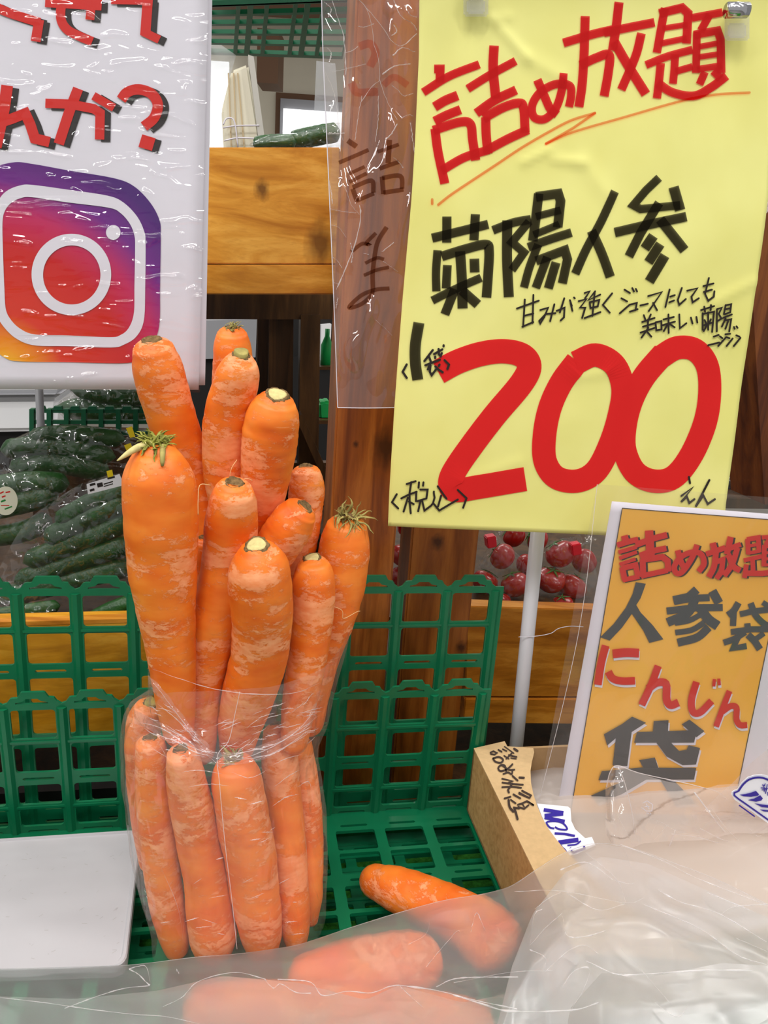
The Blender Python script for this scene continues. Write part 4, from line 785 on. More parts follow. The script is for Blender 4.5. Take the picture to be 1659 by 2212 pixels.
more(bm, [(p, 9) for p in ([(1318, 612), (1322, 638)], [(1285, 692), (1335, 655), (1283, 718), (1308, 695), (1318, 722), (1340, 706)], [(1404, 625), (1345, 738), (1378, 690), (1396, 726), (1426, 706)])], z3, 1.977, .0010)
link('black_small_writing', flipto(bm), M['ink_solid'], sign)
# clips holding it
film('clip_plastic', .16, .05, 10, .1, (.96, .96, .97), 1.4)
plain('chrome', lin(200, 200, 205), .15, .5, Metallic=1.0)
for i, (x, y, lab) in enumerate(((1028, -6, 'clear plastic clip at the top of the yellow sign, over its first half'), (1592, 46, 'clear plastic clip with a metal spring at the top corner of the yellow sign'))):
    p = onw(x, y, .566); cl = empty('clip', p, lab, 'clip', None)
    k = pxm(x, y, p)
    def cf(q, x=x, y=y): return onw(x + q.x, y - q.z, .566 + q.y)
    for nm, (a, b) in dict(jaw=((-27, 0, -42), (27, .004, 40)), pad=((-20, -.003, -36), (20, 0, -4))).items():
        b_ = bmesh.new(); addbox(b_, a, b, cf); bmesh.ops.recalc_face_normals(b_, faces=b_.faces); bmesh.ops.bevel(b_, geom=b_.edges[:], offset=.0012, segments=2, affect='EDGES'); link(nm, b_, M['clip_plastic'], cl)
    b_ = bmesh.new(); tube(b_, [cf(Vector((-22, -.004, 24))), cf(Vector((22, -.004, 24)))], [.005, .005], 16); link('spring', b_, M['chrome'], cl, smooth=True)
b_ = bmesh.new(); tube(b_, [onw(700, -75, .57), onw(1760, -75, .57)], [.005, .005], 12); tag(link('hanging_rail', b_, M['chrome'], smooth=True), 'thin metal rail above the yellow sign that the clips hang on', 'rail')

# ------------------------------------------------------------------ hanging clear film bag with faint writing
film('sleeve_film', .09, .05, 40, 1.0, (.98, .96, .95), 1.8, (1, 1, .5), (.92, .82, .80), bdist=.016)
ink('ink_brown', (.52, .42, .38)); ink('ink_faint_red', (.98, .72, .70)); 
H = Sheet(.594, .003, 11)
hb = empty('hanging_film_bag', onw(790, 880, .594), 'crinkled clear film bag with brush writing hanging between the post and the yellow sign', 'bag')
link('film', edge_grid(H, [(694, -30), (697, 100), (704, 260), (712, 440), (718, 600), (722, 690), (727, 800), (729, 880)], [(930, -30), (925, 200), (915, 440), (905, 650), (895, 800), (890, 880)], 30, 16), M['sleeve_film'], hb, smooth=True)
z4 = zoom(440, 0, 3.456); z5 = zoom(440, 440, 3.456)
bm = strokes(H, [([(1075, 1050), (1140, 1095)], 40), ([(1010, 1215), (1230, 1120)], 30), ([(1080, 1300), (1200, 1245)], 26), ([(1085, 1360), (1215, 1295)], 28), ([(1110, 1410), (1145, 1505)], 36), ([(1110, 1400), (1250, 1350), (1265, 1440)], 34, 1), ([(1140, 1500), (1270, 1445)], 30), ([(1295, 1135), (1455, 1080)], 28), ([(1385, 1045), (1375, 1220)], 40), ([(1310, 1260), (1455, 1210)], 32), ([(1330, 1320), (1340, 1450)], 36), ([(1330, 1330), (1465, 1315), (1480, 1410)], 34, 1), ([(1340, 1440), (1490, 1415)], 34)], z4, 3.456)
for p, w in (([(1285, 220), (1215, 290), (1230, 305), (1180, 300), (1100, 360)], 28), ([(1365, 175), (1300, 280), (1275, 390), (1260, 520), (1262, 640)], 34), ([(1205, 445), (1290, 405), (1345, 415)], 26), ([(1195, 535), (1290, 495), (1382, 475)], 26), ([(1385, 632), (1290, 640), (1180, 680), (1090, 760), (1100, 775), (1180, 745), (1250, 680), (1260, 640)], 30)):
    ribbon(bm, H, z5(p), w / 3.456, .0008, True)
link('brown_writing', flipto(bm), M['ink_brown'], hb)
bm = strokes(H, [([(1160, 350), (1240, 330), (1280, 400), (1240, 500)], 60, 1), ([(1100, 620), (1140, 690), (1240, 690), (1300, 690)], 60, 1), ([(1340, 640), (1420, 580), (1520, 640)], 50, 1)], z4, 3.456, base=.0007)
link('faint_red_writing', flipto(bm), M['ink_faint_red'], hb)
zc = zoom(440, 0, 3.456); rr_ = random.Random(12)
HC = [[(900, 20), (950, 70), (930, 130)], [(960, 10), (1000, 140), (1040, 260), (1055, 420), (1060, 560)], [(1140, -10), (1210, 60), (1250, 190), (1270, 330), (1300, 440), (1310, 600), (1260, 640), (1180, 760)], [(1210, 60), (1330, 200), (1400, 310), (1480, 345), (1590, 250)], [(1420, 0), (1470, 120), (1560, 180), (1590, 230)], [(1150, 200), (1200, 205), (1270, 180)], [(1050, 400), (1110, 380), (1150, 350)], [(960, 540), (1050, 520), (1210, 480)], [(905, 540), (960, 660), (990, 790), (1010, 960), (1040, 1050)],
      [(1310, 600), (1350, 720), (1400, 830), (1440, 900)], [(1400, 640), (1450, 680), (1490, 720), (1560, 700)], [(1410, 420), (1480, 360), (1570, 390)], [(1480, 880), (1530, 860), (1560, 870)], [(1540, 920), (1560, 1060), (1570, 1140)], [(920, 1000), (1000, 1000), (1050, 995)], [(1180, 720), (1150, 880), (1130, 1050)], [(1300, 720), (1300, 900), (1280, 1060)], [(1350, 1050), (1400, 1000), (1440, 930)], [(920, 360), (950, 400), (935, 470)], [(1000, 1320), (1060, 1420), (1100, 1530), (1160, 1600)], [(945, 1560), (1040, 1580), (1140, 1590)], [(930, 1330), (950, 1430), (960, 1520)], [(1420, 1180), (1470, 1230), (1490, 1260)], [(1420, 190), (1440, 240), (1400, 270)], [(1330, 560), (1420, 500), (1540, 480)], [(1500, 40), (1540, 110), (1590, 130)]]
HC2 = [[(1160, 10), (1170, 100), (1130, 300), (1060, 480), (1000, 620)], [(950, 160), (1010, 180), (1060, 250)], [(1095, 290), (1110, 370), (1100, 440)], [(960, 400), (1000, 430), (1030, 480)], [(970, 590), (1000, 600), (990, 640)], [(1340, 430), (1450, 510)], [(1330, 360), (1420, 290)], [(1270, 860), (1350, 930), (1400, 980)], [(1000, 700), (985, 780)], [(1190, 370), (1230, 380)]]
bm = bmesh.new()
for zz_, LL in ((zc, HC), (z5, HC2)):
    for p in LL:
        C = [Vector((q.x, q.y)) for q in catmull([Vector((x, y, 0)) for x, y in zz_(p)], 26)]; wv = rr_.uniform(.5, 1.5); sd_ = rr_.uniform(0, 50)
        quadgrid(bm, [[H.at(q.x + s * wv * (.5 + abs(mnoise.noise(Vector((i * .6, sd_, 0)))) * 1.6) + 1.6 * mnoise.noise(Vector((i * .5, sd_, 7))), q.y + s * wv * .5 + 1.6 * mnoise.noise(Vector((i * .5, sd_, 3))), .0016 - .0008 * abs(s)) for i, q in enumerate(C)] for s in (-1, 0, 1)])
link('crease_highlights', flipto(bm), M['crease_highlight'], hb, smooth=True)  # crinkle ribbons traced along reflections, so the highlights are painted
b_ = bmesh.new(); wire(b_, [H.at(x, y, .0003) for x, y in ((694, -30), (697, 100), (704, 260), (712, 440), (722, 690), (729, 880))], .00035, 5, 30); wire(b_, [H.at(x, y, .0003) for x, y in ((729, 880), (790, 881), (850, 880), (888, 879))], .0004, 5, 12); link('welded_edge', b_, M['paper_white'], hb)

# ------------------------------------------------------------------ white poster with the camera logo
film('wrap_film', 0, .04, 55, 1.0, (1, 1, 1), 1.0, (.7, .7, 2.2), bdist=.0045)
Po = Sheet(.572, .0012, 21); Pb = Sheet(.577, .0012, 22)
po = empty('poster', onw(200, 842, .575), 'white wrapped poster with red brush lettering and a rounded camera logo', 'poster')
thicken(link('paper', flipto(Po.grid((-420, -40), (450, -40), (429, 842), (-420, 840))), M['paper_white'], po, smooth=True), .0004)
thicken(link('backing_sheet', flipto(Pb.grid((-420, -40), (459, -40), (443, 832), (-420, 846))), M['paper_white'], po, smooth=True), .0004)
plain('print_red', lin(204, 34, 26), .5, .3); plain('print_black', lin(44, 38, 38), .5, .3); plain('print_grey', lin(70, 72, 74), .5, .3)
za = zoom(0, 0, 3.456)
PT = [([(-40, 50), (60, 95), (180, 135), (300, 172)], 70, 1), ([(295, 150), (268, 312)], 74), ([(340, 18), (760, 42)], 78), ([(470, -40), (455, 130), (500, 220), (600, 275), (690, 312)], 70, 1), ([(690, -20), (672, 150)], 66), ([(830, 0), (1132, 6)], 66), ([(1104, 0), (1085, 262)], 76), ([(1060, 235), (1190, 298)], 62),
 ([(56, 640), (28, 830), (-30, 1100)], 88, 1), ([(-20, 925), (90, 888), (190, 848), (228, 930), (262, 1035), (372, 1062)], 78), ([(340, 772), (520, 778), (700, 812), (748, 845), (744, 1042)], 70), ([(584, 662), (520, 830), (440, 1076)], 78, 1), ([(698, 716), (852, 806)], 62), ([(905, 745), (950, 690), (1035, 668), (1130, 700), (1178, 780), (1150, 880), (1075, 945)], 78, 1), ([(1048, 1050), (1148, 1080)], 98)]
link('lettering_shadow', flipto(strokes(Po, PT, za, 3.456, dx=13, dy=5, base=.0004)), M['print_black'], po)
link('red_lettering', flipto(strokes(Po, PT, za, 3.456, base=.0007)), M['print_red'], po)
zl = zoom(0, 330, 3.456)
g = G('logo_print'); g.bsdf(rough=.45, spec=.3); gp = g.n('ShaderNodeNewGeometry'); 
vm = g.n('ShaderNodeVectorMath', operation='DISTANCE'); g.l(gp.outputs['Position'], vm.inputs[0]); vm.inputs[1].default_value = onw(10, 800, .572)
R0 = (onw(345, 480, .572) - onw(10, 800, .572)).length
dv = g.n('ShaderNodeMath', operation='DIVIDE'); g.l(vm.outputs['Value'], dv.inputs[0]); dv.inputs[1].default_value = R0
g.l(g.ramp(dv.outputs[0], [(0, lin(246, 196, 20)), (.10, lin(238, 150, 16)), (.26, lin(212, 50, 24)), (.55, lin(196, 24, 22)), (.70, lin(188, 32, 90)), (.83, lin(110, 34, 130)), (1.0, lin(72, 26, 110))]), g.b.inputs['Base Color']); M['logo_print'] = g.m
outer = loop([(-110, 300), (-60, 130), (100, 72), (250, 85), (500, 130), (850, 190), (1000, 250), (1120, 370), (1190, 500), (1200, 620), (1195, 1000), (1190, 1280), (1140, 1430), (1050, 1530), (930, 1570), (500, 1562), (150, 1557), (40, 1530), (-60, 1440), (-110, 1250), (-115, 800)], 110)
ro = loop([(0, 340), (60, 280), (150, 245), (240, 240), (500, 275), (800, 320), (920, 370), (1020, 470), (1075, 580), (1088, 680), (1085, 1000), (1075, 1250), (1020, 1370), (930, 1430), (830, 1453), (500, 1442), (260, 1437), (130, 1390), (40, 1310), (-20, 1210), (-45, 1050), (-52, 700), (-40, 450)], 110)
ri = loop([(20, 520), (40, 430), (90, 370), (160, 338), (240, 332), (500, 370), (810, 410), (900, 450), (970, 530), (1005, 620), (1010, 720), (1005, 1000), (1000, 1200), (960, 1310), (900, 1360), (820, 1376), (500, 1362), (260, 1355), (150, 1310), (80, 1240), (45, 1160), (35, 1000), (25, 750)], 110)
el = lambda cx, cy, rx, ry: [(cx + rx * math.cos(t), cy + ry * math.sin(t)) for t in [2 * math.pi * k / 72 for k in range(72)]]
bm = bmesh.new(); fillpoly(bm, Po, zl(outer), .0005); link('logo', flipto(bm), M['logo_print'], po)
bm = bmesh.new(); fillpoly(bm, Po, zl(ro), .0008, [zl(ri)]); fillpoly(bm, Po, zl(el(535, 908, 297, 303)), .0008, [zl(el(538, 912, 214, 220))]); fillpoly(bm, Po, zl(el(847, 595, 54, 55)), .0008); link('logo_lines', flipto(bm), M['paper_white'], po)
W = Sheet(.5705, .0012, 21)
link('wrap', flipto(W.grid((-420, -40), (452, -40), (432, 848), (-420, 846), 30, 40)), M['wrap_film'], po, smooth=True)

# ------------------------------------------------------------------ bag dispenser carton
g = G('carton_print'); g.bsdf(lin(190, 150, 100), .55, .3); v = g.coord((3, 40, 40)); g.l(g.ramp(g.noise(v, 5, 5, .6), [(.3, lin(176, 136, 82)), (.55, lin(198, 158, 102)), (.8, lin(208, 172, 120))]), g.b.inputs['Base Color']); M['carton_print'] = g.m
plain('kraft', lin(204, 172, 126), .75, .2, nz=.06, nscale=220); plain('kraft_inner', lin(176, 142, 100), .8, .15, nz=.05, nscale=150)
plain('marker', lin(60, 46, 40), .6, .2); plain('label_white', lin(236, 238, 246), .45, .4); plain('label_blue', lin(42, 26, 150), .45, .4)
BZ = FLOOR + .0705
cu0 = suw(onw(1005, 1755, .5894))[0] + .001; TB = .589; TF = .36
cart = empty('carton', S(cu0 + .1, .48, FLOOR + .004), 'brown cardboard carton of bags with a torn curved opening and handwriting on top', 'carton')
class Top:                                     # the lid plane of the carton
    def at(s, px, py, off=0): return onz(px, py, BZ + off)
T = Top()
u1 = cu0 + .34
link('side_panel', sbox(cu0, cu0 + .003, TF, TB, FLOOR + .004, BZ - .0014), M['carton_print'], cart)
link('back_panel', sbox(cu0, u1, TB - .003, TB, FLOOR + .004, BZ - .001), M['kraft_inner'], cart)
link('bottom_panel', sbox(cu0, u1, TF, TB, FLOOR + .0036, FLOOR + .006), M['kraft_inner'], cart)
link('front_panel', sbox(cu0, u1, TF, TF + .003, FLOOR + .004, BZ), M['carton_print'], cart)
cut = [(1090, 1601), (1096, 1612), (1152, 1616), (1154, 1625), (1149, 1645), (1146, 1665), (1147, 1690), (1152, 1715), (1160, 1740), (1172, 1768), (1186, 1792), (1204, 1816), (1226, 1842), (1240, 1858), (1300, 1925), (1400, 2010), (1530, 2080)]
bm = bmesh.new(); cp = [onz(x, y, BZ) for x, y in cut]; lf = [S(cu0, min(TB, max(TF, suw(p)[1])), BZ) for p in cp]
rws = [[a.lerp(b, k / 4) for k in range(5)] for a, b in zip(lf, cp)]
quadgrid(bm, rws); bmesh.ops.recalc_face_normals(bm, faces=bm.faces)
for f in bm.faces:
    if f.normal.z < 0: f.normal_flip()
thicken(link('lid', bm, M['kraft'], cart), .0012)
b_ = bmesh.new(); addbox(b_, (cu0, .0, 0), (cu0 + .0012, .0, 0)) if False else None; b_.free()
z9 = zoom(1060, 1600, 6.9125)
MK = [([(205, 85), (345, 185)], 16), ([(115, 135), (162, 162)], 24), ([(180, 125), (236, 152)], 20), ([(352, 120), (398, 150)], 34), ([(200, 222), (270, 268)], 20), ([(315, 185), (232, 268)], 22), ([(270, 212), (386, 240)], 22), ([(300, 255), (378, 268)], 18),
 ([(-5, 175), (40, 155), (92, 180), (60, 205), (0, 195)], 22), ([(40, 260), (120, 240), (185, 280), (150, 328), (70, 310), (35, 268)], 26, 1), ([(325, 350), (250, 420), (150, 452), (112, 410), (150, 365), (210, 370), (232, 452)], 26, 1), ([(180, 372), (270, 430), (355, 430)], 24, 1), ([(190, 495), (262, 470), (312, 500), (325, 440)], 24, 1),
 ([(172, 565), (330, 602), (270, 622)], 24), ([(328, 525), (402, 592)], 26), ([(430, 548), (495, 552)], 30), ([(176, 622), (300, 640), (482, 655)], 24, 1), ([(172, 692), (320, 685), (455, 702)], 24, 1), ([(322, 640), (258, 735), (272, 772)], 28), ([(470, 745), (602, 815), (580, 852), (425, 785)], 26), ([(425, 770), (560, 842)], 18),
 ([(340, 800), (442, 858)], 26), ([(208, 860), (295, 835)], 26), ([(268, 885), (282, 985), (335, 1055)], 34, 1), ([(300, 880), (372, 932)], 24), ([(405, 955), (480, 930), (542, 900), (645, 965), (560, 915)], 26), ([(412, 985), (500, 1015), (565, 960)], 24), ([(470, 935), (500, 985)], 20), ([(345, 995), (425, 1010)], 26), ([(350, 1000), (378, 1080), (400, 1168)], 34)]
link('handwriting', strokes(T, MK, z9, 6.9125, cap=True, base=.0008), M['marker'], cart)
# stacked clear bags inside, printed label strip
film('bag_stack', .62, .18, 40, .9, (.98, .95, .92), .8, (1, 1, 1), (.93, .86, .80))
class Pl:
    def __init__(s, z): s.z = z
    def at(s, px, py, off=0): return onz(px, py, s.z + off)
Q0 = Pl(FLOOR + .052)
st = empty('bag_pack', S(cu0 + .12, .47, FLOOR + .0065), 'pack of flat folded clear bags lying in the carton', 'bag pack')
bm = bmesh.new(); rows = []
for j in range(15):
    row = []
    for i in range(21):
        u = cu0 + .004 + .30 * i / 20; w = TF + .004 + (TB - TF - .009) * j / 14
        row.append(S(u, w, FLOOR + .046 + .006 * mnoise.noise(Vector((u * 22, w * 22, 2)))))
    rows.append(row)
vs = quadgrid(bm, rows); r = bmesh.ops.extrude_face_region(bm, geom=bm.faces[:])
for v_ in [g_ for g_ in r['geom'] if isinstance(g_, bmesh.types.BMVert)]: v_.co.z = FLOOR + .0068
bmesh.ops.recalc_face_normals(bm, faces=bm.faces); link('folded_bags', bm, M['bag_stack'], st, smooth=True)
Ql = Pl(FLOOR + .058)
bm = bmesh.new(); fillpoly(bm, Ql, z9([(690, 938), (1150, 982), (1190, 1010), (1205, 1200), (1260, 1320), (1410, 1455), (1510, 1438), (1565, 1560), (1420, 1620), (1290, 1690), (1170, 1710), (1000, 1560), (860, 1330), (760, 1120)]), 0)
for f in bm.faces:
    f.normal_update()
    if f.normal.z < 0: f.normal_flip()
o = thicken(link('label_strip', bm, M['label_white'], st), .0006)
NO = [([(792, 1030), (1086, 1076)], 52), ([(1082, 1088), (805, 1118)], 56), ([(806, 1142), (1106, 1205)], 52), ([(950, 1310), (880, 1290), (838, 1215), (985, 1202), (1090, 1240), (1140, 1322), (1020, 1318), (960, 1285)], 26, 1), ([(955, 1382), (1100, 1390), (1258, 1420)], 34), ([(1012, 1520), (1310, 1478)], 66), ([(1030, 1560), (1060, 1580)], 40), ([(1145, 1562), (1280, 1545), (1345, 1495)], 22, 1), ([(1062, 1578), (1110, 1620), (1168, 1705)], 14), ([(1188, 1592), (1192, 1598)], 32), ([(1388, 1572), (1412, 1608)], 26), ([(1412, 1606), (1240, 1672)], 28), ([(1240, 1672), (1200, 1638)], 26)]
link('blue_print', strokes(Ql, NO, z9, 6.9125, base=.0006), M['label_blue'], st)

# ------------------------------------------------------------------ orange sign in its clear sleeve
g = G('paper_orange'); g.bsdf(lin(238, 180, 70), .6, .3); v = g.coord(); g.l(g.ramp(g.noise(v, 7, 2), [(.35, lin(236, 172, 58)), (.65, lin(242, 186, 80))]), g.b.inputs['Base Color']); M['paper_orange'] = g.m
film('sleeve_clear', .05, .05, 26, .7, (.98, .97, .97), 1.0, (1, 1, .5), (.9, .88, .88))
O = Sheet(.545, .001, 31); Of = Sheet(.5415, .0015, 32)
so = empty('paper_sign', onw(1230, 1745, .545), 'orange printed sign for carrot bags in a clear sleeve, standing in the carton', 'sign')
thicken(link('paper', flipto(O.grid((1322, 1083), (1800, 1122), (1655, 1775), (1201, 1760))), M['paper_white'], so, smooth=True), .0005)
bm = O.grid((1343, 1097), (1712, 1126), (1580, 1760), (1232, 1755), off=.0004); link('orange_panel', flipto(bm), M['paper_orange'], so)
bm = bmesh.new(); 
for pa in ([(1343, 1097), (1712, 1126)], [(1343, 1097), (1232, 1755)], [(1712, 1126), (1580, 1760)]): ribbon(bm, O, pa, 1.6, .0008)
link('panel_outline', flipto(bm), M['print_black'], so)
zo = zoom(1180, 1060, 3.457)
R1 = [([(575, 330), (592, 385)], 52), ([(522, 402), (610, 375), (680, 358)], 42), ([(532, 455), (668, 415)], 30), ([(538, 500), (670, 452)], 28), ([(540, 545), (660, 505)], 26), ([(560, 565), (580, 665)], 44), ([(555, 575), (660, 550), (680, 640)], 42), ([(565, 662), (690, 636)], 36),
 ([(660, 400), (780, 355), (895, 325)], 46), ([(760, 292), (772, 480)], 62), ([(690, 480), (790, 445), (890, 425)], 44), ([(712, 505), (718, 640)], 46), ([(700, 512), (860, 490), (900, 520), (905, 600)], 46), ([(700, 632), (900, 590)], 40),
 ([(975, 440), (1000, 530), (1040, 590)], 44, 1), ([(1120, 400), (1080, 500), (1010, 600), (965, 610), (950, 560), (1000, 490), (1080, 455), (1150, 470), (1170, 540), (1130, 600)], 42, 1),
 ([(1235, 385), (1250, 440)], 48), ([(1185, 470), (1330, 420)], 40), ([(1260, 450), (1245, 560), (1205, 640)], 44, 1), ([(1250, 530), (1310, 510), (1300, 600), (1262, 650)], 40), ([(1370, 340), (1340, 470)], 46), ([(1350, 430), (1445, 395)], 38), ([(1420, 420), (1380, 540), (1320, 630)], 42, 1), ([(1350, 470), (1390, 560), (1440, 590)], 44, 1),
 ([(1495, 355), (1500, 470)], 36), ([(1490, 360), (1575, 345), (1580, 455)], 36), ([(1495, 410), (1580, 395)], 24), ([(1495, 462), (1585, 445)], 26), ([(1465, 515), (1600, 485)], 32), ([(1530, 500), (1535, 590)], 34), ([(1485, 545), (1470, 645)], 36), ([(1480, 610), (1600, 612), (1720, 600)], 42), ([(1600, 345), (1720, 335)], 32), ([(1660, 350), (1630, 400)], 36), ([(1620, 400), (1615, 560)], 36), ([(1620, 410), (1720, 400)], 32), ([(1620, 460), (1720, 450)], 22), ([(1620, 505), (1720, 495)], 22), ([(1620, 550), (1720, 540)], 22)]
link('heading_shadow', flipto(strokes(O, R1, zo, 3.457, dx=5, dy=1.5, base=.0010)), M['print_black'], so)
link('red_heading', flipto(strokes(O, R1, zo, 3.457, base=.0016)), M['print_red'], so)
bm = strokes(O, [([(1120, 735), (1060, 790), (945, 815)], 62), ([(950, 825), (1080, 800), (1215, 795)], 52), ([(1235, 745), (1285, 835)], 66), ([(895, 895), (1100, 872), (1312, 868)], 52, 1), ([(1110, 800), (1050, 910), (900, 980)], 66, 1), ([(1140, 860), (1200, 950), (1275, 1005)], 72, 1), ([(1140, 925), (1060, 965), (955, 985)], 40, 1), ([(1175, 978), (1080, 1035), (958, 1055)], 42, 1), ([(1208, 1015), (1120, 1090), (975, 1130)], 60, 1),
 ([(1430, 832), (1395, 890), (1350, 925)], 50, 1), ([(1395, 880), (1388, 1005)], 46), ([(1440, 918), (1540, 895), (1656, 885)], 44), ([(1520, 835), (1560, 930), (1640, 1000), (1700, 990)], 48, 1), ([(1610, 830), (1656, 860)], 40), ([(1495, 985), (1500, 1045)], 46), ([(1372, 1050), (1520, 1030), (1690, 1030)], 44), ([(1480, 1050), (1400, 1100), (1318, 1130)], 46, 1), ([(1430, 1080), (1390, 1170), (1490, 1155)], 46), ([(1500, 1070), (1550, 1120), (1590, 1180)], 52, 1), ([(1620, 1060), (1555, 1105)], 40)], zo, 3.457, base=.0010)
fillpoly(bm, O, zo([(665, 680), (740, 692), (700, 800), (668, 850), (700, 905), (790, 1000), (870, 1105), (765, 1132), (720, 1040), (635, 915), (560, 1020), (470, 1115), (400, 1090), (500, 990), (590, 870), (640, 770)]), .0010)
link('black_heading', flipto(bm), M['print_grey'], so)
R3 = [([(438, 1150), (405, 1280), (380, 1444)], 58, 1), ([(490, 1212), (590, 1202), (686, 1206)], 66, 1), ([(458, 1345), (490, 1395), (560, 1415), (656, 1412)], 56, 1), ([(828, 1300), (775, 1440), (705, 1592)], 54, 1), ([(752, 1470), (820, 1425), (885, 1435), (890, 1550), (920, 1592), (978, 1572)], 58, 1), ([(1112, 1418), (1075, 1550), (1085, 1640), (1140, 1645), (1225, 1560)], 52, 1), ([(1246, 1398), (1240, 1452)], 24), ([(1278, 1394), (1282, 1444)], 24), ([(1358, 1486), (1310, 1610), (1258, 1752)], 44, 1), ([(1305, 1640), (1365, 1600), (1410, 1612), (1412, 1700), (1440, 1742), (1492, 1742)], 46, 1)]
link('kana_shadow', flipto(strokes(O, R3, zo, 3.457, dx=2, dy=6, base=.0010)), M['paper_white'], so)
link('red_kana', flipto(strokes(O, R3, zo, 3.457, base=.0016)), M['print_red'], so)
B4 = [[(635, 1680), (738, 1725), (632, 1795), (600, 2050), (490, 2045), (515, 1840), (450, 1895), (425, 1812), (560, 1735)], [(672, 1795), (1060, 1780), (1110, 1800), (1095, 1872), (650, 1875)], [(795, 1712), (905, 1705), (900, 1800), (930, 1880), (985, 1935), (1040, 1925), (1055, 1892), (1140, 1912), (1110, 2035), (1010, 2040), (890, 1975), (820, 1880), (790, 1790)], [(1060, 1700), (1172, 1786), (1112, 1832), (1002, 1735)], [(688, 2005), (805, 1985), (830, 2060), (730, 2080)], [(410, 2088), (700, 2060), (1112, 2062), (1095, 2148), (700, 2150), (385, 2155)], [(620, 2140), (740, 2150), (560, 2260), (380, 2330), (330, 2270)], [(840, 2140), (960, 2170), (1120, 2330), (960, 2340)]]
for nm, mt, dx, dy, off in (('kanji_shadow', 'paper_white', 12, 22, .0010), ('big_kanji', 'print_grey', 0, 0, .0016)):
    bm = bmesh.new()
    for q in B4: fillpoly(bm, O, zo([(x + dx, y + dy) for x, y in q]), off)
    link(nm, flipto(bm), M[mt], so)
link('sleeve', flipto(Of.grid((1290, 1046), (1800, 1085), (1645, 1768), (1158, 1752), 24, 30)), M['sleeve_clear'], so, smooth=True)
b_ = bmesh.new(); wire(b_, [Of.at(*p, .0004) for p in ((1290, 1046), (1262, 1290), (1225, 1480), (1158, 1752))], .00025, 5, 20); link('sleeve_edge', b_, M['crease_highlight'], so)

# ------------------------------------------------------------------ white lid on the crate floor
plain('lid_plastic', lin(182, 180, 183), .32, .45, nz=.03, nscale=14, bump=.05)
LZ = FLOOR + .020
lid = empty('plastic_board', onz(120, 1940, FLOOR + .010), 'scuffed white plastic board lying flat on the crate floor beside the carrots', 'lid')
def roundpoly(P, r, n=6):
    out = []; m = len(P)
    for i in range(m):
        p = P[i]; a = (P[i - 1] - p).normalized(); b = (P[(i + 1) % m] - p).normalized(); s, e = p + a * r, p + b * r
        for k in range(n + 1):
            t = k / n; out.append(s * (1 - t) ** 2 + p * 2 * t * (1 - t) + e * t * t)
    return out
P4 = [onz(-420, 1838, LZ), onz(306, 1791, LZ), onz(272, 2086, LZ), onz(-420, 2108, LZ)]
ol = roundpoly(P4, .011)
bm = bmesh.new(); cen = sum(ol, Vector()) / len(ol)
lv = [[bm.verts.new(cen + (p - cen) * s + SZ * h) for p in ol] for s, h in ((1.0, -.010), (1.0, -.001), (.992, .0), (.975, .0), (.965, -.0016), (.5, -.0016))]
for a, b in zip(lv, lv[1:]):
    for i in range(len(a)): bm.faces.new((a[i - 1], a[i], b[i], b[i - 1]))
bm.faces.new(lv[-1]); bm.faces.new(lv[0][::-1]); bmesh.ops.recalc_face_normals(bm, faces=bm.faces)
link('lid_plate', bm, M['lid_plastic'], lid, smooth=False)
bm = bmesh.new(); rng = random.Random(4)
for k in range(45):
    x, y = rng.uniform(0, 270), rng.uniform(1830, 2070); a = rng.uniform(-.4, .9); L = rng.uniform(3, 12)
    p, q = onz(x, y, LZ - .0015), onz(x + L * math.cos(a), y - L * math.sin(a), LZ - .0015); s = SD * .00025
    bm.faces.new([bm.verts.new(v) for v in (p - s, q - s, q + s, p + s)])
plain('scuff', lin(172, 169, 168), .7, .2); link('scuff_marks', bm, M['scuff'], lid)

# ------------------------------------------------------------------ frosted bag sprawled over the front
frosted('frosted_film', .29, .62, .30, .4, 9)
frosted('frosted_fold', .24, .5, .28, .5, 11)
frosted('frosted_crumple', .44, .4, .28, .5, 11)
fb = empty('frosted_bag', S(.1, .38, FLOOR + .03), 'big milky plastic bag sprawled over the loose carrots and the carton front', 'bag')
def drape(cols, rows_t, zfun, name, mat, nu=90, nv=34, amp=.004, seed=0, hem=None):
    """cols: (px, top py, z at the top, z further down, z at the near edge)"""
    xs = [c[0] for c in cols]
    ip = lambda x, j: float(np.interp(x, xs, [c[j] for c in cols]))
    bm = bmesh.new(); R_ = []
    for r in range(nv + 1):
        t = r / nv; row = []
        for c in range(nu + 1):
            x = xs[0] + (xs[-1] - xs[0]) * c / nu; y0 = ip(x, 1); y1 = rows_t; y = y0 + (y1 - y0) * (t ** 1.15)
            za, zb, zc = ip(x, 2), ip(x, 3), ip(x, 4)
            z = (za + (zb - za) * min(1, t / .35) ** .8) if t < .35 else zb + (zc - zb) * ((t - .35) / .65)
            p = onz(x, y, FLOOR + z)
            q = Vector((p.x * 13 + seed, p.y * 13, 1.7)); q2 = q * 2.3
            rid = lambda v: 1 - abs(mnoise.noise(v)) * 2.0
            k = min(1, t * 9)
            p += SZ * (amp * (.7 * mnoise.noise(q) + .45 * max(0, rid(q2 * .8)) ** 2) * k)
            row.append(p)
        R_.append(row)
    quadgrid(bm, R_); bmesh.ops.recalc_face_normals(bm, faces=bm.faces)
    for f in bm.faces:
        f.normal_update()
        if f.normal.z < 0: f.normal_flip()
    return link(name, bm, mat, fb, smooth=True)
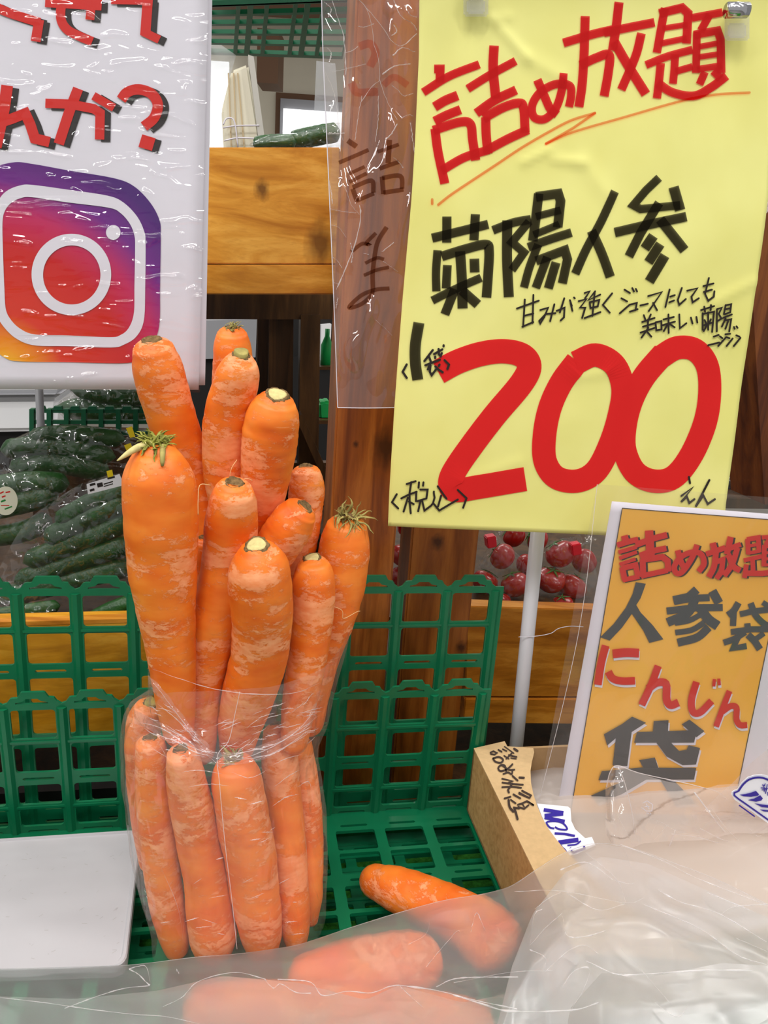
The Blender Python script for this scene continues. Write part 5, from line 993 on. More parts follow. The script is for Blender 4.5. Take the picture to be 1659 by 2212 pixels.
TOPC = [(-60, 2094, .030, .040, .045), (150, 2091, .030, .040, .045), (290, 2084, .030, .042, .05), (420, 2068, .028, .052, .060), (520, 2060, .028, .054, .060), (640, 2042, .030, .056, .060), (760, 2003, .036, .056, .060), (860, 1972, .046, .056, .060), (960, 1945, .052, .058, .060), (1040, 1932, .056, .062, .060),
        (1100, 1916, .066, .074, .055), (1160, 1878, .080, .086, .06), (1220, 1842, .084, .092, .06), (1290, 1822, .086, .098, .065), (1370, 1834, .086, .098, .07), (1450, 1862, .086, .094, .07), (1560, 1905, .086, .092, .07), (1720, 1985, .086, .09, .07)]
drape(TOPC, 2330, None, 'film_sheet', M['frosted_film'], 110, 44, .0052, 3)
drape([(-60, 2150, .046, .052, .055), (160, 2158, .048, .054, .06), (340, 2140, .056, .062, .066), (480, 2108, .062, .066, .068), (640, 2122, .064, .067, .068), (790, 2160, .064, .067, .068), (860, 2128, .064, .067, .068), (1000, 2166, .066, .069, .069), (1130, 2140, .064, .072, .07), (1300, 2100, .104, .110, .10), (1420, 2108, .112, .112, .10), (1560, 2080, .116, .114, .10), (1720, 2090, .116, .114, .10)], 2340, None, 'folded_layer', M['frosted_fold'], 110, 26, .004, 17)
drape([(1030, 2334, .082, .086, .074), (1075, 2210, .082, .090, .074), (1105, 2090, .086, .092, .076), (1150, 1975, .092, .100, .080), (1220, 1885, .098, .108, .086), (1300, 1850, .100, .112, .09), (1400, 1866, .100, .112, .09), (1520, 1920, .098, .106, .09), (1720, 2010, .096, .102, .09)], 2335, None, 'crumpled_layer', M['frosted_crumple'], 90, 44, .006, 29)
def zdr(cols, x, y, y1=2330):
    xs = [c[0] for c in cols]; ip = lambda j: float(np.interp(x, xs, [c[j] for c in cols])); t = max(0, min(1, (y - ip(1)) / (y1 - ip(1)))) ** (1 / 1.15)
    return ip(2) + (ip(3) - ip(2)) * min(1, t / .35) ** .8 if t < .35 else ip(3) + (ip(4) - ip(3)) * (t - .35) / .65
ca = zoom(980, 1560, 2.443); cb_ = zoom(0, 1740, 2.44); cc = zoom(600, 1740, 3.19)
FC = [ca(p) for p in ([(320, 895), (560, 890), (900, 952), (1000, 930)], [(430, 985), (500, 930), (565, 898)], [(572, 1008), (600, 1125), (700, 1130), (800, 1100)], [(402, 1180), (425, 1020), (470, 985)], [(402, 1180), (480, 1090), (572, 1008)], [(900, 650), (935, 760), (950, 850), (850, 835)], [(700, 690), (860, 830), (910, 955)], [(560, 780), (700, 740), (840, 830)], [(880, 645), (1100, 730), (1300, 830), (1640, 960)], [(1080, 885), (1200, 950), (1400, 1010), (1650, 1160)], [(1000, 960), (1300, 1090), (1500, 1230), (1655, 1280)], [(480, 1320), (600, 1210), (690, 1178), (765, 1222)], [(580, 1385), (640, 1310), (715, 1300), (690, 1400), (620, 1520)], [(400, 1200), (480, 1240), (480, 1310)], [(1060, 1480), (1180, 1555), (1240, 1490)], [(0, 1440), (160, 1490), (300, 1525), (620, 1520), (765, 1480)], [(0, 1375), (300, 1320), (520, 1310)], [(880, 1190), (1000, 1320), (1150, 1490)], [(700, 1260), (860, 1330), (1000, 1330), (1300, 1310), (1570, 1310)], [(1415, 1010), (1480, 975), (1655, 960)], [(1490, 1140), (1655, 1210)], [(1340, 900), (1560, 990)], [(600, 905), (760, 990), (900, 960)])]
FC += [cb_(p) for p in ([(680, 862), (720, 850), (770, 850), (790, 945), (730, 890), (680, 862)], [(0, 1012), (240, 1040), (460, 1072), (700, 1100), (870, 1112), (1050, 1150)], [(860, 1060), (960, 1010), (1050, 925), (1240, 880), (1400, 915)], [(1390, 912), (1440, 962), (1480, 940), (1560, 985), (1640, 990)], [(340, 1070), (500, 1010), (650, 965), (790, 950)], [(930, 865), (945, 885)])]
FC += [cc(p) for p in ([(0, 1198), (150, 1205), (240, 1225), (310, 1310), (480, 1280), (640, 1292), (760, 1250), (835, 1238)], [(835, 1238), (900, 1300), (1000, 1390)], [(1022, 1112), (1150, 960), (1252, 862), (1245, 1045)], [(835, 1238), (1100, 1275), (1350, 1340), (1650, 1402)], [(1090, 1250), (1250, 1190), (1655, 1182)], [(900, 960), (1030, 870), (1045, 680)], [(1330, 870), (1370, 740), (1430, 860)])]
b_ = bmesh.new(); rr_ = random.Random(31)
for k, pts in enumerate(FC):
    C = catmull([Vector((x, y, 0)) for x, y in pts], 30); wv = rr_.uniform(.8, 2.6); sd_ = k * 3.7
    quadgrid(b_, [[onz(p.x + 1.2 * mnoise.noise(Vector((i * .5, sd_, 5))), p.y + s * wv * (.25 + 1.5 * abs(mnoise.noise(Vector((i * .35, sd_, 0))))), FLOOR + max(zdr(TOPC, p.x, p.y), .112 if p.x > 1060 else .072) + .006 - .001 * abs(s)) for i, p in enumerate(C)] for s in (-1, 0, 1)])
link('crease_highlights', b_, M['crease_highlight'], fb, smooth=True)  # fold lines of the milky film, drawn in the painted highlight white
b_ = bmesh.new()
for pts, h in (([(x, y) for x, y, *_ in TOPC[:11]], None),):
    wire(b_, [onz(c[0], c[1], FLOOR + c[2] + .0002) for c in TOPC], .0003, 5, 120)
link('hem', b_, M['frosted_fold'], fb, smooth=True)

# ------------------------------------------------------------------ clear bag standing out of the carton and sticker bag
film('clear_bag_film', .22, .06, 30, 1.0, (.98, .96, .95), 1.2, (1, 1, 1), (.95, .88, .85))
def upfilm(cols, name, mat, label, cat, w0, w1, nu=40, nv=24, amp=.003, seed=0, root=None):
    xs = [c[0] for c in cols]; ip = lambda x, j: float(np.interp(x, xs, [c[j] for c in cols]))
    rt = root or empty(name, onw((xs[0] + xs[-1]) / 2, max(c[2] for c in cols), w1), label, cat)
    bm = bmesh.new(); R_ = []
    for r in range(nv + 1):
        t = r / nv; row = []
        for c in range(nu + 1):
            x = xs[0] + (xs[-1] - xs[0]) * c / nu; y = ip(x, 1) + (ip(x, 2) - ip(x, 1)) * t
            w = w0 + (w1 - w0) * t + ip(x, 3); q = Vector((x * .012 + seed, y * .012, 0))
            w += amp * (mnoise.noise(q) + .6 * max(0, 1 - 2.4 * abs(mnoise.noise(q * 2.1 + Vector((0, x * .01, 0))))) ** 3)
            p = onw(x, y, w); p.z = max(p.z, FLOOR + .062); row.append(p)
        R_.append(row)
    quadgrid(bm, R_); flipto(bm); link('film', bm, mat, rt, smooth=True); return rt
cb = upfilm([(1308, 1700, 1800, .006), (1316, 1668, 1830, .0), (1334, 1654, 1845, -.006), (1356, 1660, 1850, -.007), (1385, 1672, 1858, -.004), (1440, 1688, 1872, -.002), (1510, 1700, 1892, -.002), (1560, 1722, 1912, 0), (1610, 1775, 1950, 0), (1665, 1838, 1985, 0), (1740, 1900, 2030, 0)],
       'open_bag', M['clear_bag_film'], 'half-opened clear bag standing up out of the carton before the orange sign', 'bag', .528, .465, seed=5)
b_ = bmesh.new()
wire(b_, [onw(x, y, .526) for x, y in ((1310, 1700), (1318, 1668), (1335, 1654), (1385, 1671), (1510, 1699), (1570, 1726), (1660, 1834))], .0004, 5, 40)
wire(b_, [onw(x, y, .492) for x, y in ((1338, 1660), (1352, 1700), (1366, 1760), (1372, 1820))], .0004, 5, 20)
wire(b_, [onw(x, y, .478) for x, y in ((1459, 1792), (1449, 1820), (1437, 1848))], .0005, 5, 12)
wire(b_, [onw(x, y, .486) for x, y in ((1500, 1712), (1560, 1790), (1610, 1838), (1680, 1905))], .0006, 5, 20)
wire(b_, [onw(x, y, .486) for x, y in ((1562, 1860), (1600, 1835), (1655, 1812))], .0004, 5, 12)
link('creases', b_, M['crease_highlight'], cb, smooth=True)
b_ = bmesh.new(); ck = zoom(980, 1560, 2.443)
for k, p in enumerate(([(1420, 735), (1470, 700), (1530, 655), (1650, 622)], [(1360, 455), (1440, 560), (1530, 650), (1655, 770)], [(1150, 590), (1300, 610), (1500, 670)], [(1010, 500), (1100, 530), (1180, 575), (1300, 600)], [(860, 480), (900, 560), (950, 650)], [(940, 470), (970, 600), (975, 650)], [(1040, 600), (1075, 520)], [(1060, 620), (1130, 540)], [(1300, 560), (1420, 620), (1520, 640)], [(1560, 560), (1600, 600), (1640, 590)])):
    C = catmull([Vector((x, y, 0)) for x, y in ck(p)], 20); wv = .7 + .5 * (k % 3)
    quadgrid(b_, [[onw(q.x, q.y + s * wv * (.3 + 1.3 * abs(mnoise.noise(Vector((i * .4, k * 2.3, 0))))), .475) for i, q in enumerate(C)] for s in (-1, 0, 1)])
link('film_glints', flipto(b_), M['crease_highlight'], cb, smooth=True)  # pale ribbons drawn in for glare lines on the film
class Wp:
    def at(s, px, py, off=0): return onw(px, py, .5 - off)
bm = bmesh.new()
for p in ([(1388, 1735), (1398, 1730), (1410, 1738), (1408, 1752), (1396, 1752), (1386, 1744)], [(1392, 1742), (1403, 1742)], [(1396, 1736), (1402, 1748)], [(1396, 1756), (1402, 1757)], [(1406, 1756), (1403, 1762)]): ribbon(bm, Wp(), p, 1.6, .004)
link('recycling_mark', flipto(bm), M['paper_white'], cb)
sb = upfilm([(1480, 1800, 1880, 0), (1540, 1728, 1880, 0), (1584, 1690, 1900, 0), (1620, 1650, 1920, 0), (1680, 1600, 1940, 0), (1760, 1560, 1960, 0)], 'sticker_bag', M['clear_bag_film'], 'rolled clear bag carrying a round white and blue sticker at the edge of the carton', 'bag', .495, .482, amp=.002, seed=9)
class Ws:
    def at(s, px, py, off=0): return onw(px, py, .476 - off)
ws = Ws(); zs = zoom(1540, 1600, 8.504)
bm = bmesh.new(); fillpoly(bm, ws, zs([(340, 985), (350, 940), (400, 910), (450, 895), (530, 775), (640, 672), (760, 632), (900, 618), (1030, 655), (1200, 760), (1330, 920), (1400, 1150), (1420, 1450), (1390, 1720), (1300, 1740), (1012, 1520), (700, 1290), (400, 1085)]), 0)
o = thicken(link('sticker', flipto(bm), M['label_white'], sb), .0004)
bm = strokes(ws, [([(470, 928), (395, 955), (392, 1005), (470, 1070), (700, 1230), (1012, 1452), (1150, 1550)], 30), ([(468, 930), (560, 800), (680, 708), (850, 676), (1012, 718), (1180, 840), (1290, 1000)], 36, 1), ([(480, 1185), (770, 1395)], 26, 0), ([(905, 810), (960, 830)], 16), ([(965, 785), (930, 850)], 16), ([(880, 865), (990, 880)], 18), ([(940, 850), (945, 935)], 18), ([(895, 905), (1000, 900)], 16), ([(1000, 800), (985, 890), (965, 975)], 18), ([(1000, 880), (1060, 870)], 16), ([(1010, 940), (1012, 1010)], 18)], zs, 8.504, base=.0008)
for q in ([(490, 992), (600, 980), (700, 955), (790, 922), (848, 985), (830, 1010), (700, 1030), (560, 1022)], [(640, 1090), (760, 1062), (870, 1002), (918, 1060), (890, 1100), (790, 1122)], [(760, 1150), (900, 1170), (1060, 1190), (1060, 1235), (900, 1222)], [(860, 1262), (1060, 1280), (1060, 1310), (930, 1300)]): fillpoly(bm, ws, zs(q), .0008)
link('blue_print', flipto(bm), M['label_blue'], sb)

# ------------------------------------------------------------------ bagged cucumbers
g = G('cucumber_skin'); g.bsdf(rough=.35, spec=.4); v = g.coord(); g.l(g.ramp(g.noise(v, 22, 5, .6), [(.3, lin(24, 58, 24)), (.55, lin(42, 86, 36)), (.8, lin(80, 122, 58))]), g.b.inputs['Base Color']); g.bump(g.noise(v, 150, 2), .5, .002); M['cucumber'] = g.m
film('veg_film', .02, .04, 48, 1.0, (.98, .98, .98), 1.7, (1, 1, 1), (.85, .88, .86), bdist=.012)
plain('tape_yellow', lin(232, 206, 20), .5, .4)
def cucumber(pts, w, wd, label, group, dw=0.0):
    n = 26; C = catmull([Vector((x, y, 0)) for x, y in pts], n); path = []; rad = []
    for i, c in enumerate(C):
        t = i / (n - 1); p = onw(c.x, c.y, w + dw * t); path.append(p)
        e = min(t, 1 - t); rad.append(max(.0008, wd / 2 * pxm(c.x, c.y, p) * (1 - max(0, 1 - e / .12) ** 2.2 * .98)))
    sd = random.uniform(0, 50); bm = bmesh.new()
    tube(bm, path, rad, 20, True, lambda i, a: .05 * mnoise.noise(Vector((math.cos(a) * 2 + sd, math.sin(a) * 2, i * .5))) + .03 * math.cos(5 * a)); bmesh.ops.recalc_face_normals(bm, faces=bm.faces)
    return tag(link('cucumber', bm, M['cucumber'], smooth=True), label, 'cucumber', group)
GR = 'cucumbers bagged behind the green crate'
LB = [('front', .80, [([(-10, 1296), (120, 1262), (296, 1218)], 52, 'lowest cucumber of the front film bag'), ([(30, 1258), (160, 1214), (292, 1168)], 50, 'second cucumber from the bottom in the front film bag'), ([(50, 1216), (170, 1168), (290, 1118)], 50, 'middle cucumber of the front film bag'), ([(96, 1168), (190, 1118), (286, 1078)], 52, 'cucumber lying under the white price label'), ([(120, 1128), (200, 1082), (280, 1052)], 44, 'topmost cucumber of the front film bag')]),
      ('sticker', .86, [([(-80, 1166), (40, 1150), (112, 1120)], 50, 'cucumber under the oval sticker, lower one'), ([(-80, 1110), (40, 1085), (126, 1062)], 56, 'cucumber right behind the oval sticker'), ([(-60, 1060), (60, 1040), (150, 1045)], 50, 'cucumber above the oval sticker')]),
      ('rear', .95, [([(20, 1010), (130, 1000), (236, 1016)], 56, 'lower cucumber of the rear film bag'), ([(0, 972), (120, 962), (250, 988)], 50, 'middle cucumber of the rear film bag'), ([(60, 944), (160, 936), (272, 950)], 42, 'upper cucumber of the rear film bag')]),
      ('low', .735, [([(176, 1352), (240, 1318), (310, 1292)], 42, 'cucumber peeping through the crate just above the golden board'), ([(-20, 1330), (60, 1318), (130, 1308)], 34, 'shaded cucumber behind the crinkled film above the golden board')])]
for nm, w, L in LB:
    for pts, wd, lab in L: cucumber(pts, w, wd - 4, lab, GR)
def blob(name, outline, w, bulge, mat, label, cat, nu=30, nv=24, amp=.006, seed=0):
    """loose film wrapped over produce: a bulging crinkled sheet closed at the back"""
    rt = empty(name, onw(sum(p[0] for p in outline) / len(outline), max(p[1] for p in outline), w), label, cat)
    bm = bmesh.new(); cx = sum(p[0] for p in outline) / len(outline); cy = sum(p[1] for p in outline) / len(outline); lp = loop(outline, 64)
    rings = []
    for k in range(12):
        s = 1 - k / 12; ring = []
        for i, (x, y) in enumerate(lp):
            X_, Y_ = cx + (x - cx) * s, cy + (y - cy) * s; q = Vector((X_ * .02 + seed, Y_ * .02, 0))
            ww = w - bulge * math.sqrt(max(0, 1 - s * s)) + amp * (mnoise.noise(q) + .8 * max(0, 1 - 2.6 * abs(mnoise.noise(q * 1.7))) ** 3) * (1 if k else 0)
            ring.append(bm.verts.new(onw(X_, Y_, ww)))
        rings.append(ring)
    for a, b in zip(rings, rings[1:]):
        for i in range(64): bm.faces.new((a[i - 1], a[i], b[i], b[i - 1]))
    bm.faces.new(rings[-1])
    flipto(bm); link('film', bm, mat, rt, smooth=True); return rt
f1 = blob('produce_bag', [(-30, 1320), (40, 1150), (120, 1080), (200, 1036), (300, 1030), (340, 1150), (330, 1270), (200, 1330), (80, 1330)], .785, .030, M['veg_film'], 'crinkled clear bag of cucumbers with a white price label, front of the tray', 'bag', seed=1)
f2 = blob('produce_bag', [(-120, 1210), (-100, 1070), (0, 1015), (100, 1025), (160, 1060), (130, 1120), (60, 1190)], .84, .028, M['veg_film'], 'clear bag of cucumbers with an oval fruit-stand sticker', 'bag', seed=2)
f3 = blob('produce_bag', [(-20, 1045), (10, 965), (90, 925), (200, 922), (290, 940), (300, 1010), (250, 1045), (120, 1050)], .93, .028, M['veg_film'], 'clear bag of cucumbers at the rear below the small far crate', 'bag', seed=3)
f4 = blob('produce_bag', [(-60, 1345), (-40, 1280), (40, 1255), (100, 1290), (120, 1330), (60, 1350)], .726, .012, M['veg_film'], 'crumpled clear film end lying on the golden board', 'bag', seed=4)
class Wl:
    def __init__(s, w): s.w = w
    def at(s, px, py, off=0): return onw(px, py, s.w - off)
bm = bmesh.new(); l1 = Wl(.752); fillpoly(bm, l1, [(187, 1046), (258, 1024), (268, 1048), (190, 1068)]); thicken(link('price_label', flipto(bm), M['label_white'], f1), .0004)
bm = strokes(l1, [([(194, 1048), (206, 1045)], 5), ([(194, 1060), (204, 1057)], 5), ([(210, 1049), (222, 1046)], 9), ([(224, 1046), (244, 1040)], 2.5), ([(224, 1051), (244, 1045)], 2), ([(232, 1034), (248, 1030)], 4)], base=.0006); link('label_print', flipto(bm), M['print_black'], f1)
l2 = Wl(.81); bm = bmesh.new(); fillpoly(bm, l2, el(12, 1082, 26, 31)); plain('sticker_cream', lin(226, 226, 206), .4, .4); thicken(link('oval_sticker', flipto(bm), M['sticker_cream'], f2), .0004)
bm = strokes(l2, [([(0, 1066), (8, 1062)], 3), ([(12, 1064), (22, 1062)], 3), ([(4, 1074), (12, 1071)], 3), ([(2, 1092), (20, 1092)], 2)], base=.0006); link('sticker_red_print', flipto(bm), M['print_red'], f2)
plain('print_green', lin(40, 130, 60), .5, .3); bm = strokes(l2, [([(2, 1084), (12, 1080)], 4), ([(10, 1100), (26, 1094)], 3)], base=.0006); link('sticker_green_print', flipto(bm), M['print_green'], f2)
for i, (a, lab, rt) in enumerate(((((272, 925), (285, 921), (292, 943), (281, 946)), '', f3), (((268, 962), (282, 957), (290, 978), (277, 982)), '', f3), (((230, 1018), (242, 1015), (245, 1030), (233, 1032)), '', f1))):
    bm = bmesh.new(); fillpoly(bm, Wl(.80 if rt is f3 else .752), a); thicken(link('yellow_tape', flipto(bm), M['tape_yellow'], rt), .0006)
# far things on that side
far = empty('plastic_crate', onw(190, 940, 1.12), 'small green crate far behind the bagged cucumbers', 'crate')
def near_bars(root, x0, x1, y0, y1, w, cols, mat):
    hs = [rrect(a, b, c, d, .004) for a, b, c, d in ()]
    bm = bmesh.new()
    for k in range(cols + 1):
        x = x0 + (x1 - x0) * k / cols; prism([(x - 5, y0 + 6), (x + 5, y0 + 6), (x + 5, y1), (x - 5, y1)], w, .012, bm=bm)
    for y in (y0 + 10, y0 + 34, y1 - 4): prism([(x0, y - 4), (x1, y - 4), (x1, y + 4), (x0, y + 4)], w + .003, .006, bm=bm)
    for k in range(cols):
        x = x0 + (x1 - x0) * (k + .5) / cols; h = (x1 - x0) / cols * .3; prism([(x - h, y0 + 8), (x - h * .7, y0), (x + h * .7, y0), (x + h, y0 + 8)], w + .002, .008, bm=bm)
    link('lattice_wall', bm, mat, root)
near_bars(far, 68, 330, 878, 940, 1.12, 7, M['green_plastic_far'])
bm = bmesh.new(); tube(bm, [onw(84, 830, 1.05), onw(96, 1100, 1.05)], [.005, .005], 12); tag(link('metal_pole', bm, M['grey_metal'], smooth=True), 'thin grey pole standing before the small far crate', 'pole')
fz = empty('display_freezer', onw(40, 960, 1.9), 'white display chest far behind the cucumbers', 'chest')
link('cabinet', prism([(-300, 862), (126, 858), (120, 932), (-300, 940)], 1.9, .4, .01), M['white_metal'], fz)
link('lid_rim', prism([(-300, 846), (132, 843), (128, 860), (-300, 864)], 1.88, .44, .01), M['grey_metal'], fz)
link('plinth', prism([(-300, 934), (120, 928), (120, 1050), (-300, 1050)], 1.93, .3), M['dark'], fz)
for x0, y0, x1, y1, lab in ((120, 880, 330, 894, 'dark wrapped vegetable bundle behind the small far crate'), (150, 838, 330, 862, 'dark wrapped vegetable bundle close under the white poster')):
    bm = bmesh.new(); n = 12; path = [onw(x0 + (x1 - x0) * k / (n - 1), y0 + (y1 - y0) * k / (n - 1), 1.25) for k in range(n)]
    tube(bm, path, [.019 * max(.1, 1 - abs(2 * k / (n - 1) - 1) ** 4) for k in range(n)], 14); b0 = tag(link('vegetable_bundle', bm, M['cucumber'], smooth=True), lab, 'vegetables')
    bm = bmesh.new(); tube(bm, path, [.022 * max(.15, 1 - abs(2 * k / (n - 1) - 1) ** 6) for k in range(n)], 14); link('film', bm, M['veg_film'], b0, smooth=True)

# ------------------------------------------------------------------ bagged tomatoes
g = G('tomato_skin'); g.bsdf(lin(186, 26, 20), .22, .5); v = g.coord(); g.l(g.ramp(g.noise(v, 14, 2), [(.3, lin(140, 14, 14)), (.6, lin(176, 26, 18)), (.85, lin(196, 54, 26))]), g.b.inputs['Base Color']); M['tomato'] = g.m
plain('calyx', lin(62, 110, 40), .6, .3); plain('tape_red', lin(206, 24, 44), .4, .4)
def tomato(x, y, r, w, label, cal=None):
    p = onw(x, y, w); R_ = r * pxm(x, y, p); bm = bmesh.new(); bmesh.ops.create_uvsphere(bm, u_segments=28, v_segments=18, radius=R_)
    for v_ in bm.verts:
        a = math.atan2(v_.co.y, v_.co.x); k = v_.co.z / R_; v_.co.z *= .88
        if k > .55: v_.co.z -= R_ * .35 * (k - .55)
        f = 1 + .03 * math.cos(5 * a) * max(0, k); v_.co.x *= f; v_.co.y *= f
    tl = Matrix.Rotation(random.uniform(-1.3, 1.3), 3, 'Y') @ Matrix.Rotation(random.uniform(-.9, .45), 3, 'X')
    for v_ in bm.verts: v_.co = tl @ v_.co + p
    o = tag(link('tomato', bm, M['tomato'], smooth=True), label, 'tomato', 'red tomatoes bagged beside the pole')
    bm = bmesh.new(); c = bm.verts.new(tl @ Vector((0, 0, R_ * .80)) + p)
    for k in range(5):
        a = k * 1.2566; d = lambda t, l, h: tl @ Vector((math.cos(a + t) * l * R_, math.sin(a + t) * l * R_, h * R_)) + p
        m_ = [bm.verts.new(d(-.35, .22, .82)), bm.verts.new(d(0, .75, .72)), bm.verts.new(d(.35, .22, .82))]
        bm.faces.new((c, m_[0], m_[1], m_[2]))
    bmesh.ops.recalc_face_normals(bm, faces=bm.faces); thicken(link('calyx', bm, M['calyx'], o), .0006); return o
TM = [(1085, 1202, 29, .84, 'tomato under the red tape of the bag before the pole, top one'), (1048, 1256, 29, .84, 'tomato half hidden by the brown post'), (1112, 1262, 31, .82, 'big tomato low in the bag before the pole'), (1078, 1300, 26, .81, 'tomato sunk behind the amber plank before the pole'), (1140, 1222, 27, .86, 'tomato peeping out at the pole edge'),
      (1210, 1196, 33, .84, 'largest glossy tomato of the bag beyond the pole'), (1190, 1252, 32, .83, 'tomato with a leaf shadow just beyond the pole'), (1236, 1268, 32, .83, 'tomato low in the bag beyond the pole beside the sleeve'), (1262, 1212, 28, .87, 'tomato just behind the serrated sleeve edge'), (1215, 1306, 24, .81, 'tomato touching the plank beyond the pole'),
      (1110, 1158, 26, .94, 'rear tomato right below the yellow sign'), (1160, 1165, 26, .95, 'rear tomato behind the pole'), (868, 1200, 26, .80, 'tomato glimpsed in the gap between both wooden posts, upper one'), (866, 1246, 24, .80, 'tomato glimpsed in the gap between both wooden posts, lower one')]
for t in TM: tomato(*t)
film('tomato_film', .015, .04, 70, 1.0, (.99, .99, .99), 1.1, (1, 1, 1), (.9, .88, .88), bdist=.01)
for ol_, w, lab, tp, sd in (([(1020, 1330), (1026, 1240), (1042, 1200), (1062, 1172), (1070, 1150), (1090, 1172), (1130, 1210), (1150, 1260), (1150, 1320), (1090, 1335)], .79, 'clear tomato bag tied with red tape, before the white pole', (1062, 1176), 1),
                             ([(1160, 1330), (1165, 1220), (1190, 1170), (1240, 1160), (1252, 1150), (1262, 1180), (1290, 1240), (1290, 1320), (1220, 1335)], .795, 'clear tomato bag tied with red tape, beyond the white pole', (1246, 1192), 2),
                             ([(850, 1290), (852, 1200), (860, 1150), (872, 1150), (884, 1200), (886, 1290)], .77, 'clear tomato bag seen in the gap between the posts', (872, 1146), 3)):
    rt = blob('tomato_bag', ol_, w, .02, M['tomato_film'], lab, 'bag', amp=.004, seed=sd * 7)
    x, y = tp; bm = prism([(x - 11, y - 14), (x + 10, y - 18), (x + 12, y + 6), (x - 8, y + 10)], w - .018, .012, .001); link('red_tape', bm, M['tape_red'], rt)
    bm = bmesh.new(); rr_ = random.Random(sd)
    for k in range(6):
        t0 = rr_.uniform(-1, 1); tip = onw(x + t0 * 34, y - 46 + abs(t0) * 14, w - .01); s_ = onw(x + t0 * 7, y - 12, w - .012); e_ = onw(x + t0 * 34 + 14, y - 40 + abs(t0) * 14, w - .016); s2_ = onw(x + t0 * 7 + 5, y - 12, w - .012)
        bm.faces.new([bm.verts.new(q) for q in (s_, s2_, e_, tip)])
    link('gathered_neck', bm, M['tomato_film'], rt)

# ------------------------------------------------------------------ beyond the yellow sign
fr = empty('white_cooler', onw(1600, 920, 1.9), 'white open cooler with price rail far behind the yellow sign edge', 'cooler')
link('back_panel', prism([(1480, 735), (1760, 745), (1760, 1000), (1480, 1000)], 2.0, .1), M['white_metal'], fr)
link('shelf', prism([(1480, 760), (1760, 772), (1760, 780), (1480, 768)], 1.85, .15), M['white_metal'], fr)
plain('rail_pink', lin(232, 170, 170), .5, .3); link('price_rail', prism([(1590, 822), (1760, 824), (1760, 836), (1590, 834)], 1.84, .01), M['rail_pink'], fr)
link('plinth', prism([(1480, 900), (1760, 910), (1760, 960), (1480, 955)], 1.84, .15), M['grey_metal'], fr)
plain('juice_orange', lin(244, 190, 70), .5, .3)
for k in range(2): 
    x = 1615 + k * 13; tag(link('juice_cup', prism([(x - 5, 804), (x + 5, 804), (x + 4, 816), (x - 4, 816)], 1.83, .03, .002), M['juice_orange']), ('orange cup on the far white cooler shelf, nearer the yellow sign', 'orange cup on the far white cooler shelf, nearer the dark post')[k], 'cup', 'orange cups in the far cooler')
link('shelf_edge', prism([(1560, 640), (1720, 660), (1720, 745), (1560, 738)], .86, .02), M['board_amber'], tag(empty('upper_board', onw(1630, 740, .87), 'strip of pine board between the yellow sign and the dark leaning post', 'board')))
g = G('eggplant_skin'); g.bsdf(lin(34, 32, 40), .15, .6); M['eggplant'] = g.m
eb = blob('eggplant_bag', [(1550, 1075), (1558, 990), (1580, 950), (1620, 938), (1670, 950), (1680, 1075)], .86, .03, M['veg_film'], 'clear bag of dark eggplants between the yellow sign and the leaning post', 'bag', amp=.006, seed=40)
for pts, wd, lab in (([(1560, 980), (1600, 985), (1650, 1010)], 50, 'upper dark eggplant in the bag behind the yellow sign'), ([(1555, 1050), (1600, 1040), (1660, 1060)], 50, 'lower dark eggplant in the bag behind the yellow sign')):
    o = cucumber(pts, .90, wd, lab, 'eggplants behind the yellow sign'); o.name = 'eggplant'; o.data.materials[0] = M['eggplant']; o['category'] = 'eggplant'
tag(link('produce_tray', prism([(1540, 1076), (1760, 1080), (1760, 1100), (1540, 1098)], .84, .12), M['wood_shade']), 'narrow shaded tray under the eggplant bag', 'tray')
bm = prism([(1480, 936), (1760, 948), (1760, 956), (1480, 944)], 1.3, .02); tag(link('white_rail', bm, M['white_metal']), 'white rail crossing behind the eggplant bag', 'rail')

# ------------------------------------------------------------------ above the pine shelf and under it
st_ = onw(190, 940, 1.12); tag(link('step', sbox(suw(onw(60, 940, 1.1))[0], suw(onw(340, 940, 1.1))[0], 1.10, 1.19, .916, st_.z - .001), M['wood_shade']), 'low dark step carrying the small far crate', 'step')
hc = empty('plastic_crate', onw(600, 60, 1.02), 'dark green crate standing high on a rack, seen from underneath', 'crate')
bm = bmesh.new(); A_, B_, C_, D_ = (452, 12), (762, 0), (740, 128), (448, 118)
def hz(a, b): 
    x = (A_[0] * (1 - a) + B_[0] * a) * (1 - b) + (D_[0] * (1 - a) + C_[0] * a) * b; y = (A_[1] * (1 - a) + B_[1] * a) * (1 - b) + (D_[1] * (1 - a) + C_[1] * a) * b
    return onz(x, y, CAM.z + .36 + 0 * b)
holes = []; 
def hf(p): return hz(p.x, p.y) + SZ * p.z
for i in range(5):
    for j in range(5):
        x0, x1 = .02 + i * .2, .19 + i * .2
        if i % 2: x0, x1 = x0, x0 + .05
        holes.append([(x0, .04 + j * .19), (x1, .04 + j * .19), (x1, .19 + j * .19), (x0, .19 + j * .19)])
    if i % 2:
        for j in range(5):
            x0, x1 = .11 + i * .2, .19 + i * .2; holes.append([(x0, .04 + j * .19), (x1, .04 + j * .19), (x1, .19 + j * .19), (x0, .19 + j * .19)])
bm = lattice([(0, 0), (1, 0), (1, 1), (0, 1)], holes, .006, hf); link('floor_grid', bm, M['green_plastic_far'], hc)
bm = lattice([(0, 0), (1, 0), (1, .06), (0, .06)], [], 1, lambda p: hz(p.x, 0) + SZ * (p.z * .05) + SD * p.y * .1); link('side_wall', bm, M['green_plastic_far'], hc)
film('cling', .42, .2, 8, .6, (.95, .96, .96), .8, (1, 1, 1), (.92, .93, .93))
